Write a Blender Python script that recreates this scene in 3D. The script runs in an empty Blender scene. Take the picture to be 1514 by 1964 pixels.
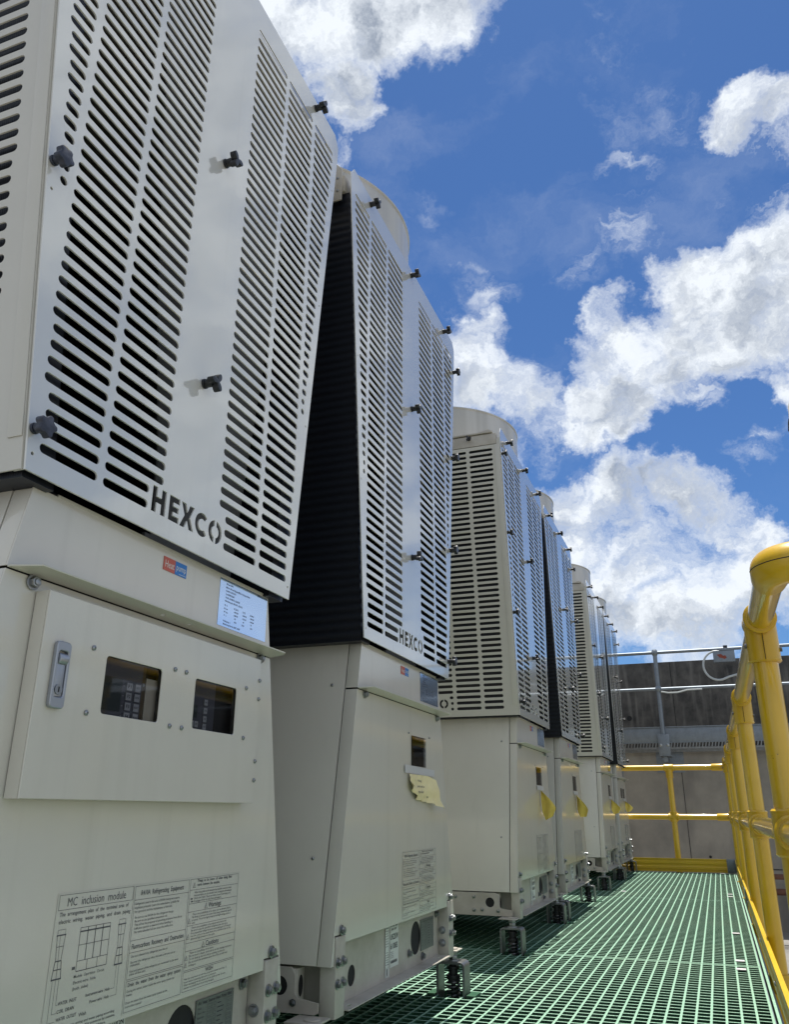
import bpy, bmesh, math, random
from mathutils import Vector, Matrix
R_ = math.radians
random.seed(7)
sc = bpy.context.scene
COL = sc.collection

# ------------------------------------------------------------------ camera
EYE = 0.4615
cam = bpy.data.cameras.new('camera'); camo = bpy.data.objects.new('camera', cam); COL.objects.link(camo)
cam.sensor_fit = 'VERTICAL'; cam.sensor_height = 24.0; cam.lens = 24.0*0.79056
cam.shift_y = 0.0016; cam.clip_start = 0.02; cam.clip_end = 2000
rot = Matrix(((0.9363514784505972, 0.11752159722804195, 0.3308089826294786),
              (0.3510394664895735, -0.3245620737428599, -0.8783113077118215),
              (0.004147501669245772, 0.9385351002880522, -0.3451588963900529)))
camo.matrix_world = Matrix.Translation((0, 0, EYE)) @ rot.to_4x4()
sc.camera = camo

# ------------------------------------------------------------------ light
SUN = Vector((-0.015, 0.2, 1.0)).normalized()
sun = bpy.data.lights.new('sun', 'SUN'); suno = bpy.data.objects.new('sun', sun); COL.objects.link(suno)
sun.energy = 4.6; sun.angle = R_(0.53); sun.color = (1.0, 0.955, 0.88)
suno.rotation_euler = SUN.to_track_quat('Z', 'Y').to_euler(); suno.location = (0, 0, 30)

sc.view_settings.view_transform = 'Standard'; sc.view_settings.look = 'None'
sc.view_settings.gamma = 1.0; sc.view_settings.exposure = 0.62

# cloud banks: direction x, y, z, cosine of the angular radius, weight
CLOUDS=[(-0.332,0.539,0.774,0.9982,1),(-0.284,0.564,0.775,0.9977,1),(-0.228,0.571,0.789,0.9984,1),(-0.174,0.583,0.794,0.999,1),(-0.129,0.594,0.794,0.9992,1),(-0.303,0.609,0.733,0.9992,1),(-0.272,0.624,0.733,0.9993,1),(-0.304,0.627,0.717,0.9997,1),(-0.338,0.577,0.743,0.9991,1),(0.116,0.73,0.674,0.9995,0.85),(0.144,0.732,0.666,0.9994,0.9),(0.136,0.763,0.632,0.9995,0.66),(0.095,0.736,0.67,0.9997,0.62),(0.139,0.783,0.607,0.9995,0.62),(0.118,0.752,0.648,0.9996,0.6),(-0.03,0.791,0.611,0.9993,0.62),(-0.049,0.786,0.616,0.9998,0.5),(-0.009,0.758,0.653,0.9997,0.42),(0.042,0.714,0.699,0.9995,0.4),(-0.081,0.807,0.585,0.9996,0.45),(-0.152,0.681,0.716,0.9998,0.42),(-0.23,0.723,0.651,0.9996,0.5),(-0.306,0.653,0.693,0.9998,0.55),(-0.188,0.799,0.571,0.9993,0.5),(-0.2,0.776,0.598,0.9998,0.4),(-0.21,0.613,0.761,0.9999,0.4),(0.007,0.706,0.708,0.9998,0.3),(-0.107,0.669,0.735,0.9999,0.3),(-0.052,0.837,0.545,0.9997,0.8),(-0.033,0.856,0.516,0.9991,1),(-0.075,0.865,0.496,0.9991,1),(-0.094,0.889,0.449,0.9992,1),(-0.046,0.893,0.449,0.9991,1),(-0.021,0.866,0.499,0.9982,1),(0.021,0.858,0.513,0.9982,1),(0.032,0.834,0.551,0.9989,1),(0.06,0.855,0.516,0.998,1),(0.101,0.838,0.536,0.9981,1),(0.133,0.823,0.552,0.9981,1),(0.144,0.85,0.507,0.9985,1),(0.072,0.878,0.473,0.9992,1),(0.021,0.882,0.471,0.9989,1),(-0.001,0.899,0.437,0.9996,0.65),(0.029,0.896,0.444,0.9996,0.6),(0.112,0.862,0.495,0.999,1),(0.116,0.89,0.441,0.9996,0.85),(0.106,0.889,0.445,0.9998,0.7),(0.119,0.908,0.401,0.9997,0.5),(0.088,0.92,0.382,0.9998,0.5),(-0.056,0.915,0.399,0.9993,0.5),(-0.03,0.92,0.391,0.9997,0.45),(-0.201,0.822,0.533,0.9993,0.8),(-0.168,0.827,0.536,0.9996,0.75),(-0.22,0.84,0.497,0.9989,0.9),(-0.185,0.852,0.489,0.9987,0.95),(-0.158,0.871,0.465,0.9987,0.95),(-0.159,0.893,0.42,0.9993,0.85),(-0.193,0.877,0.439,0.9987,0.95),(-0.169,0.904,0.392,0.9997,0.7),(-0.228,0.824,0.518,0.9993,0.8),(-0.114,0.931,0.346,0.9991,1),(-0.072,0.936,0.346,0.9983,1),(-0.03,0.938,0.345,0.9989,1),(-0.001,0.938,0.347,0.999,1),(0.036,0.947,0.32,0.9989,1),(0.072,0.952,0.298,0.9991,1),(0.095,0.952,0.29,0.9996,0.9),(-0.126,0.946,0.299,0.9981,1),(-0.067,0.955,0.289,0.9975,1),(0.001,0.962,0.272,0.9977,1),(0.06,0.967,0.248,0.9982,0.95),(0.093,0.972,0.217,0.9991,0.85),(-0.104,0.969,0.226,0.9979,1),(-0.035,0.977,0.21,0.9977,0.95),(0.026,0.98,0.2,0.9982,0.85),(-0.141,0.926,0.351,0.9986,1),(-0.133,0.939,0.318,0.9977,1),(-0.142,0.954,0.264,0.9973,1),(-0.129,0.968,0.215,0.9989,1),(-0.108,0.977,0.184,0.9992,0.9),(-0.073,0.981,0.182,0.9994,0.55),(0.034,0.985,0.17,0.9991,0.6),(0.087,0.981,0.172,0.9995,0.7)]
SKYS = 0.085     # background strength
SKYTINT = (0.40, 0.60, 0.84, 1)
wd = bpy.data.worlds.new('World'); sc.world = wd; wd.use_nodes = True
def world():
    nt = wd.node_tree; N = nt.nodes; L = nt.links; N.clear()
    def nd(t, **k):
        n = N.new(t)
        for a, b in k.items(): setattr(n, a, b)
        return n
    out = nd('ShaderNodeOutputWorld'); bg = nd('ShaderNodeBackground'); bg.inputs['Strength'].default_value = SKYS
    L.new(bg.outputs[0], out.inputs[0])
    sky = nd('ShaderNodeTexSky', sky_type='NISHITA', sun_disc=False)
    sky.sun_elevation = math.asin(SUN.z); sky.sun_rotation = math.atan2(SUN.x, SUN.y)
    sky.altitude = 100; sky.air_density = 1.0; sky.dust_density = 0.3; sky.ozone_density = 2.6
    tc = nd('ShaderNodeTexCoord'); nrm = nd('ShaderNodeVectorMath', operation='NORMALIZE'); L.new(tc.outputs['Generated'], nrm.inputs[0])
    D = nrm.outputs[0]
    def m(op, a, b=None, c=None, clamp=False):
        n = nd('ShaderNodeMath', operation=op, use_clamp=clamp)
        for i, v in enumerate((a, b, c)):
            if v is None: continue
            if isinstance(v, (int, float)): n.inputs[i].default_value = v
            else: L.new(v, n.inputs[i])
        return n.outputs[0]
    def mr(v, a, b, c, d, smooth=False):
        n = nd('ShaderNodeMapRange'); n.interpolation_type = 'SMOOTHSTEP' if smooth else 'LINEAR'
        L.new(v, n.inputs['Value']); n.inputs['From Min'].default_value = a; n.inputs['From Max'].default_value = b
        n.inputs['To Min'].default_value = c; n.inputs['To Max'].default_value = d; return n.outputs['Result']
    # warped lookup direction
    nz = nd('ShaderNodeTexNoise'); nz.inputs['Scale'].default_value = 7.0; nz.inputs['Detail'].default_value = 6; nz.inputs['Roughness'].default_value = 0.66
    L.new(D, nz.inputs['Vector'])
    sub = nd('ShaderNodeVectorMath', operation='SUBTRACT'); L.new(nz.outputs['Color'], sub.inputs[0]); sub.inputs[1].default_value = (.5, .5, .5)
    scl = nd('ShaderNodeVectorMath', operation='SCALE'); L.new(sub.outputs[0], scl.inputs[0]); scl.inputs['Scale'].default_value = 0.16
    add = nd('ShaderNodeVectorMath', operation='ADD'); L.new(D, add.inputs[0]); L.new(scl.outputs[0], add.inputs[1])
    nr2 = nd('ShaderNodeVectorMath', operation='NORMALIZE'); L.new(add.outputs[0], nr2.inputs[0]); W = nr2.outputs[0]
    best = wisp = None
    for x, y, z, c, a in CLOUDS:
        dt = nd('ShaderNodeVectorMath', operation='DOT_PRODUCT'); L.new(W, dt.inputs[0]); dt.inputs[1].default_value = (x, y, z)
        if a < 0.7:
            v = mr(dt.outputs['Value'], 1-(1-c)*1.9, 1-(1-c)*0.05, 0, a+.25); wisp = v if wisp is None else m('MAXIMUM', wisp, v)
        else:
            v = mr(dt.outputs['Value'], 1-(1-c)*1.5, 1-(1-c)*0.0, 0, a*1.08); best = v if best is None else m('SMOOTH_MAX', best, v, 0.18)
    # general cloud cover away from the photographed part of the sky
    sep = nd('ShaderNodeSeparateXYZ'); L.new(D, sep.inputs[0])
    gn = nd('ShaderNodeTexNoise'); gn.inputs['Scale'].default_value = 2.1; gn.inputs['Detail'].default_value = 3; L.new(D, gn.inputs['Vector'])
    away = mr(sep.outputs['X'], 0.2, 0.42, 0, 1, True)
    back = mr(sep.outputs['Y'], 0.30, 0.05, 0, 1, True)
    away = m('MAXIMUM', away, back)
    gen = m('MULTIPLY', mr(gn.outputs['Fac'], 0.30, 0.50, 0, 1), away)
    best = m('MAXIMUM', best, gen)
    st = nd('ShaderNodeMapping'); st.inputs['Scale'].default_value = (1, 1, 1.5); L.new(add.outputs[0], st.inputs['Vector'])
    fn = nd('ShaderNodeTexNoise'); fn.inputs['Scale'].default_value = 8.0; fn.inputs['Detail'].default_value = 10; fn.inputs['Roughness'].default_value = 0.64
    L.new(st.outputs[0], fn.inputs['Vector'])
    dens = m('ADD', best, m('MULTIPLY', m('SUBTRACT', fn.outputs['Fac'], 0.5), 2.7))
    mask = mr(dens, 0.24, 1.22, 0, 1, True)
    mask = m('MULTIPLY', mask, mr(best, 0.03, 0.30, 0, 1, True))
    ws = nd('ShaderNodeMapping'); ws.inputs['Rotation'].default_value = (0.3, 0.5, 0.6); ws.inputs['Scale'].default_value = (7, 15, 15); L.new(W, ws.inputs['Vector'])
    wn = nd('ShaderNodeTexNoise'); wn.inputs['Scale'].default_value = 1.0; wn.inputs['Detail'].default_value = 9; wn.inputs['Roughness'].default_value = 0.62; L.new(ws.outputs[0], wn.inputs['Vector'])
    wm = m('MULTIPLY', mr(wn.outputs['Fac'], 0.46, 0.72, 0, 1, True), mr(wisp, 0.12, 0.95, 0, 1, True))
    veil = nd('ShaderNodeTexNoise'); veil.inputs['Scale'].default_value = 3.0; veil.inputs['Detail'].default_value = 8; veil.inputs['Roughness'].default_value = 0.6; L.new(ws.outputs[0], veil.inputs['Vector']); veil.inputs['Scale'].default_value = 0.45
    vm = mr(veil.outputs['Fac'], 0.50, 0.80, 0, 0.16, True)
    mask = m('MAXIMUM', mask, m('MAXIMUM', wm, vm))
    # brightness: bright billows, greyer thick cores
    sh = nd('ShaderNodeTexNoise'); sh.inputs['Scale'].default_value = 7.0; sh.inputs['Detail'].default_value = 7; sh.inputs['Roughness'].default_value = 0.58
    L.new(W, sh.inputs['Vector'])
    thick = mr(dens, 0.55, 1.25, 0, 1, True)
    up = nd('ShaderNodeVectorMath', operation='ADD'); L.new(st.outputs[0], up.inputs[0]); up.inputs[1].default_value = (-0.01, 0.012, 0.045)
    f2 = nd('ShaderNodeTexNoise'); f2.inputs['Scale'].default_value = 8.0; f2.inputs['Detail'].default_value = 7; f2.inputs['Roughness'].default_value = 0.6; L.new(up.outputs[0], f2.inputs['Vector'])
    relief = m('MULTIPLY', m('SUBTRACT', f2.outputs['Fac'], fn.outputs['Fac']), 3.4)
    g = m('MULTIPLY', m('ADD', m('MULTIPLY', thick, .45), mr(best, 0.75, 1.45, 0, .65, True)), mr(sh.outputs['Fac'], 0.32, 0.60, 0.15, 1.0))
    g = m('ADD', g, m('MULTIPLY', relief, mr(mask, .5, 1.0, .15, 1.0)), clamp=True)
    mix = nd('ShaderNodeMix', data_type='RGBA'); L.new(g, mix.inputs['Factor'])
    k = 1.0/SKYS
    mix.inputs['A'].default_value = (0.60*k, 0.635*k, 0.675*k, 1); mix.inputs['B'].default_value = (0.225*k, 0.26*k, 0.32*k, 1)
    mx = nd('ShaderNodeMix', data_type='RGBA'); L.new(mask, mx.inputs['Factor'])
    hs = nd('ShaderNodeMix', data_type='RGBA', blend_type='MULTIPLY'); hs.inputs['Factor'].default_value = 1.0
    L.new(sky.outputs[0], hs.inputs['A']); hs.inputs['B'].default_value = SKYTINT
    L.new(hs.outputs['Result'], mx.inputs['A']); L.new(mix.outputs['Result'], mx.inputs['B'])
    L.new(mx.outputs['Result'], bg.inputs['Color'])

world()
wd.cycles.sampling_method = 'MANUAL'; wd.cycles.sample_map_resolution = 512

# ------------------------------------------------------------------ materials
def mat(name, col, rough=0.5, metal=0.0, coat=0.0, coat_rough=0.05, bump=0.0, bscale=200.0, var=0.0, vscale=3.0, vcol=None, streak=None, trans=0.0, ior=1.5, chips=False):
    m = bpy.data.materials.new(name); m.use_nodes = True; nt = m.node_tree; N = nt.nodes; L = nt.links
    p = N['Principled BSDF']; p.inputs['Base Color'].default_value = (*col, 1); p.inputs['Roughness'].default_value = rough
    p.inputs['Metallic'].default_value = metal; p.inputs['IOR'].default_value = ior
    p.inputs['Coat Weight'].default_value = coat; p.inputs['Coat Roughness'].default_value = coat_rough
    p.inputs['Transmission Weight'].default_value = trans
    p.inputs['Coat IOR'].default_value = 1.9 if coat >= 1 else 1.5
    tc = N.new('ShaderNodeTexCoord')
    cur = None
    if var > 0:
        n = N.new('ShaderNodeTexNoise'); n.inputs['Scale'].default_value = vscale; n.inputs['Detail'].default_value = 6; n.inputs['Roughness'].default_value = 0.65
        L.new(tc.outputs['Object'], n.inputs['Vector'])
        r = N.new('ShaderNodeMapRange'); r.inputs['From Min'].default_value = 0.35; r.inputs['From Max'].default_value = 0.68
        L.new(n.outputs['Fac'], r.inputs['Value'])
        x = N.new('ShaderNodeMix'); x.data_type = 'RGBA'; L.new(r.outputs['Result'], x.inputs['Factor'])
        x.inputs['A'].default_value = (*col, 1); b = vcol or tuple(c*(1-var) for c in col); x.inputs['B'].default_value = (*b, 1)
        cur = x.outputs['Result']
    if streak:
        mp = N.new('ShaderNodeMapping'); mp.inputs['Scale'].default_value = streak['scale']; L.new(tc.outputs['Object'], mp.inputs['Vector'])
        n = N.new('ShaderNodeTexNoise'); n.inputs['Scale'].default_value = 1.0; n.inputs['Detail'].default_value = 4; L.new(mp.outputs[0], n.inputs['Vector'])
        r = N.new('ShaderNodeMapRange'); r.inputs['From Min'].default_value = streak.get('lo', .5); r.inputs['From Max'].default_value = streak.get('hi', .72)
        L.new(n.outputs['Fac'], r.inputs['Value'])
        ml = N.new('ShaderNodeMath'); ml.operation = 'MULTIPLY'; L.new(r.outputs['Result'], ml.inputs[0]); ml.inputs[1].default_value = streak.get('amt', .5)
        x = N.new('ShaderNodeMix'); x.data_type = 'RGBA'; L.new(ml.outputs[0], x.inputs['Factor'])
        if cur is not None: L.new(cur, x.inputs['A'])
        else: x.inputs['A'].default_value = (*col, 1)
        x.inputs['B'].default_value = (*streak['col'], 1); cur = x.outputs['Result']
    if chips:
        n = N.new('ShaderNodeTexNoise'); n.inputs['Scale'].default_value = 38; n.inputs['Detail'].default_value = 5; n.inputs['Roughness'].default_value = .7; L.new(tc.outputs['Object'], n.inputs['Vector'])
        r = N.new('ShaderNodeMapRange'); r.inputs['From Min'].default_value = .70; r.inputs['From Max'].default_value = .73; L.new(n.outputs['Fac'], r.inputs['Value'])
        x = N.new('ShaderNodeMix'); x.data_type = 'RGBA'; L.new(r.outputs['Result'], x.inputs['Factor']); L.new(cur, x.inputs['A']); x.inputs['B'].default_value = (.07, .045, .02, 1); cur = x.outputs['Result']
    if cur is not None: L.new(cur, p.inputs['Base Color'])
    if bump > 0:
        n = N.new('ShaderNodeTexNoise'); n.inputs['Scale'].default_value = bscale; n.inputs['Detail'].default_value = 3
        L.new(tc.outputs['Object'], n.inputs['Vector'])
        b = N.new('ShaderNodeBump'); b.inputs['Strength'].default_value = bump; b.inputs['Distance'].default_value = 0.001
        L.new(n.outputs['Fac'], b.inputs['Height']); L.new(b.outputs[0], p.inputs['Normal'])
        if coat > 0: L.new(b.outputs[0], p.inputs['Coat Normal'])
    return m
BE = (0.60, 0.575, 0.495)
M = dict(
 plate=mat('gloss_beige_sheet', (0.63, 0.63, 0.59), 0.18, coat=1.0, coat_rough=0.04, bump=0.05, bscale=60, var=0.04, vscale=2, streak=dict(scale=(40, 40, 1.0), col=(.5, .49, .44), lo=.58, hi=.80, amt=.25)),
 guard=mat('beige_sheet', (0.54, 0.525, 0.465), 0.38, coat=0.25, coat_rough=0.2, bump=0.1, bscale=500, var=0.05, vscale=5),
 cab=mat('beige_cabinet_paint', BE, 0.35, coat=0.85, coat_rough=0.07, bump=0.10, bscale=260, var=0.07, vscale=3.5, streak=dict(scale=(30, 30, 1.2), col=(.44, .42, .35), lo=.56, hi=.80, amt=.3)),
 hood=mat('beige_hood_paint', (0.5, 0.49, 0.41), 0.35, coat=0.3, coat_rough=0.1, bump=0.08, bscale=300),
 frame=mat('beige_frame_paint', (0.50, 0.47, 0.41), 0.45, coat=0.15, bump=0.15, bscale=260, var=0.18, vscale=9, vcol=(0.36, 0.33, 0.27)),
 shroud=mat('beige_shroud', (0.42, 0.415, 0.385), 0.35, coat=0.3, coat_rough=0.1, var=0.06, vscale=4, streak=dict(scale=(9, 9, .4), col=(.56, .555, .53), lo=.5, hi=.62, amt=.6)),
 black=mat('black_plastic', (0.012, 0.013, 0.016), 0.38, bump=0.1, bscale=300),
 knobblue=mat('worn_black_plastic', (0.011, 0.013, 0.022), 0.45, bump=0.25, bscale=250, var=.4, vscale=80, vcol=(.03, .037, .06)),
 gap=mat('dark_gap', (0.012, 0.012, 0.012), 0.8),
 steel=mat('zinc_steel', (0.36, 0.375, 0.385), 0.32, metal=1.0, bump=0.1, bscale=120, var=.2, vscale=60),
 darksteel=mat('dark_steel', (0.12, 0.125, 0.13), 0.35, metal=0.9, var=.3, vscale=60),
 foot=mat('galvanised_strap', (0.27, 0.275, 0.27), 0.36, metal=0.85, bump=0.1, bscale=150, var=.25, vscale=30),
 rubber=mat('black_rubber', (0.015, 0.015, 0.016), 0.5),
 galv=mat('galvanised_steel', (0.22, 0.25, 0.28), 0.5, metal=0.6, bump=0.1, bscale=100, var=.2, vscale=18),
 grey=mat('grey_duct_sheet', (0.13, 0.13, 0.122), 0.5, metal=0.2, var=.15, vscale=8),
 yellow=mat('yellow_paint', (0.66, 0.41, 0.004), 0.28, coat=0.8, coat_rough=0.06, bump=0.07, bscale=90, var=0.14, vscale=6, chips=True),
 yellowfit=mat('yellow_cast_fitting', (0.62, 0.38, 0.004), 0.36, coat=0.35, coat_rough=0.12, bump=0.15, bscale=140, var=0.12, vscale=14, chips=True),
 yellowboard=mat('yellow_toe_board', (0.66, 0.42, 0.006), 0.42, coat=0.2, coat_rough=0.15, bump=0.15, bscale=160, var=0.15, vscale=7, chips=True),
 foil=mat('foil_sticker', (0.60, 0.76, 0.98), 0.10, metal=0.9, coat=.5),
 ink=mat('dark_ink', (0.035, 0.035, 0.045), 0.5),
 film=mat('clear_label_film', (0.57, 0.555, 0.48), 0.22, coat=0.6, coat_rough=0.06),
 inklabel=mat('grey_label_ink', (0.10, 0.10, 0.105), 0.45),
 white=mat('white_sticker', (0.66, 0.68, 0.62), 0.5),
 red=mat('red_sticker', (0.50, 0.10, 0.06), 0.4), blue=mat('blue_sticker', (0.01, 0.17, 0.52), 0.35),
 screen=mat('dark_screen', (0.03, 0.04, 0.038), 0.3), panel=mat('controller_body', (0.07, 0.072, 0.085), 0.45),
 key=mat('grey_key', (0.34, 0.345, 0.35), 0.5), brown=mat('brown_board', (0.07, 0.045, 0.012), 0.5), cream=mat('cream_strip', (0.42, 0.38, 0.29), 0.5),
 plateplate=mat('etched_aluminium', (0.20, 0.215, 0.205), 0.45, metal=0.5, var=.2, vscale=60),
 tape=mat('white_tape', (0.55, 0.56, 0.56), 0.3, coat=.3), paper=mat('pale_yellow_paper', (0.80, 0.70, 0.38), 0.7, var=.1, vscale=30), paper_backlit=mat('yellow_paper_backlit', (0.80, 0.60, 0.12), 0.7, var=.1, vscale=30),  # second yellow: same paper, its backlit look put into the colour
 handle=mat('silver_handle', (0.36, 0.38, 0.41), 0.38, metal=0.75, bump=.05, bscale=300),
 wallup=mat('weathered_concrete', (0.10, 0.094, 0.084), 0.85, bump=0.8, bscale=40, var=0.5, vscale=5.0, vcol=(0.028, 0.027, 0.026), streak=dict(scale=(16, 16, 1.6), col=(.20, .19, .17), lo=.52, hi=.74, amt=.6)),
 walllow=mat('concrete', (0.33, 0.305, 0.255), 0.85, bump=0.5, bscale=40, var=0.35, vscale=1.6, vcol=(0.20, 0.19, 0.165), streak=dict(scale=(3, 3, 1.4), col=(.16, .15, .135), lo=.5, hi=.68, amt=.75)),
 roof=mat('roof_concrete', (0.25, 0.24, 0.22), 0.9, bump=0.5, bscale=20, var=0.4, vscale=1.2),
 rust=mat('rusty_pipe', (0.16, 0.07, 0.045), 0.8, var=.4, vscale=12), rustred=mat('rust_red', (0.22, 0.05, 0.03), 0.8),
 hose=mat('white_conduit', (0.42, 0.45, 0.45), 0.45),
 clip=mat('pale_clip', (0.72, 0.70, 0.70), 0.45),
)
def special():
    # coil: fine black fins with horizontal tube rows
    m = mat('black_fin_coil', (0.010, 0.0115, 0.014), 0.62); nt = m.node_tree; N = nt.nodes; L = nt.links; p = N['Principled BSDF']
    tc = N.new('ShaderNodeTexCoord')
    w = N.new('ShaderNodeTexWave'); w.wave_type = 'BANDS'; w.bands_direction = 'Z'; w.inputs['Scale'].default_value = 16.0; w.inputs['Distortion'].default_value = 0.5; w.inputs['Detail'].default_value = 2; w.inputs['Detail Scale'].default_value = 1.5
    L.new(tc.outputs['Object'], w.inputs['Vector'])
    w2 = N.new('ShaderNodeTexWave'); w2.wave_type = 'BANDS'; w2.bands_direction = 'X'; w2.inputs['Scale'].default_value = 90
    L.new(tc.outputs['Object'], w2.inputs['Vector'])
    mx = N.new('ShaderNodeMix'); mx.data_type = 'RGBA'; L.new(w.outputs['Fac'], mx.inputs['Factor']); mx.inputs['A'].default_value = (.004, .005, .008, 1); mx.inputs['B'].default_value = (.010, .013, .020, 1); p.inputs['Specular IOR Level'].default_value = .45; p.inputs['Roughness'].default_value = .42
    L.new(mx.outputs['Result'], p.inputs['Base Color'])
    b = N.new('ShaderNodeBump'); b.inputs['Strength'].default_value = 0.15; b.inputs['Distance'].default_value = 0.001; L.new(w2.outputs['Fac'], b.inputs['Height'])
    b2 = N.new('ShaderNodeBump'); b2.inputs['Strength'].default_value = 0.35; b2.inputs['Distance'].default_value = 0.002; L.new(w.outputs['Fac'], b2.inputs['Height']); L.new(b.outputs[0], b2.inputs['Normal'])
    L.new(b2.outputs[0], p.inputs['Normal']); M['coil'] = m
    # green grating: gritty speckle
    m = mat('green_grating', (0.17, 0.40, 0.23), 0.6); nt = m.node_tree; N = nt.nodes; L = nt.links; p = N['Principled BSDF']
    tc = N.new('ShaderNodeTexCoord'); n = N.new('ShaderNodeTexNoise'); n.inputs['Scale'].default_value = 320; n.inputs['Detail'].default_value = 2; L.new(tc.outputs['Object'], n.inputs['Vector'])
    n2 = N.new('ShaderNodeTexNoise'); n2.inputs['Scale'].default_value = 2.2; n2.inputs['Detail'].default_value = 6; L.new(tc.outputs['Object'], n2.inputs['Vector'])
    r = N.new('ShaderNodeMapRange'); r.inputs['From Min'].default_value = .4; r.inputs['From Max'].default_value = .62; L.new(n.outputs['Fac'], r.inputs['Value'])
    a = N.new('ShaderNodeMix'); a.data_type = 'RGBA'; L.new(r.outputs['Result'], a.inputs['Factor']); a.inputs['A'].default_value = (.18, .33, .23, 1); a.inputs['B'].default_value = (.34, .52, .40, 1); p.inputs['Roughness'].default_value = .85; p.inputs['Specular IOR Level'].default_value = .2
    r2 = N.new('ShaderNodeMapRange'); r2.inputs['From Min'].default_value = .48; r2.inputs['From Max'].default_value = .75; r2.inputs['To Max'].default_value = .35; L.new(n2.outputs['Fac'], r2.inputs['Value'])
    a2 = N.new('ShaderNodeMix'); a2.data_type = 'RGBA'; L.new(r2.outputs['Result'], a2.inputs['Factor']); L.new(a.outputs['Result'], a2.inputs['A']); a2.inputs['B'].default_value = (.25, .34, .24, 1)
    L.new(a2.outputs['Result'], p.inputs['Base Color'])
    b = N.new('ShaderNodeBump'); b.inputs['Strength'].default_value = .7; b.inputs['Distance'].default_value = .001; L.new(n.outputs['Fac'], b.inputs['Height']); L.new(b.outputs[0], p.inputs['Normal'])
    M['grate'] = m
    m = m.copy(); m.name = 'green_grating_shaded';  # for bar sides: unfaded green, with the shade of the holes painted in
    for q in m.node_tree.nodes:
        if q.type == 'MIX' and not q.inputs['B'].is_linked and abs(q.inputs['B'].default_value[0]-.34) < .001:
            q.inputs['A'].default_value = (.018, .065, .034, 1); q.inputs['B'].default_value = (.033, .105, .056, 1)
    M['grate_shaded'] = m
    # smoked window pane
    m = bpy.data.materials.new('smoked_pane'); m.use_nodes = True; nt = m.node_tree; N = nt.nodes; L = nt.links; N.clear()
    o = N.new('ShaderNodeOutputMaterial'); t = N.new('ShaderNodeBsdfTransparent'); t.inputs[0].default_value = (.80, .82, .86, 1)
    g = N.new('ShaderNodeBsdfGlossy'); g.inputs['Roughness'].default_value = .03; f = N.new('ShaderNodeFresnel'); f.inputs[0].default_value = 1.45
    x = N.new('ShaderNodeMixShader'); L.new(f.outputs[0], x.inputs[0]); L.new(t.outputs[0], x.inputs[1]); L.new(g.outputs[0], x.inputs[2]); L.new(x.outputs[0], o.inputs[0])
    M['pane'] = m
special()

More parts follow.
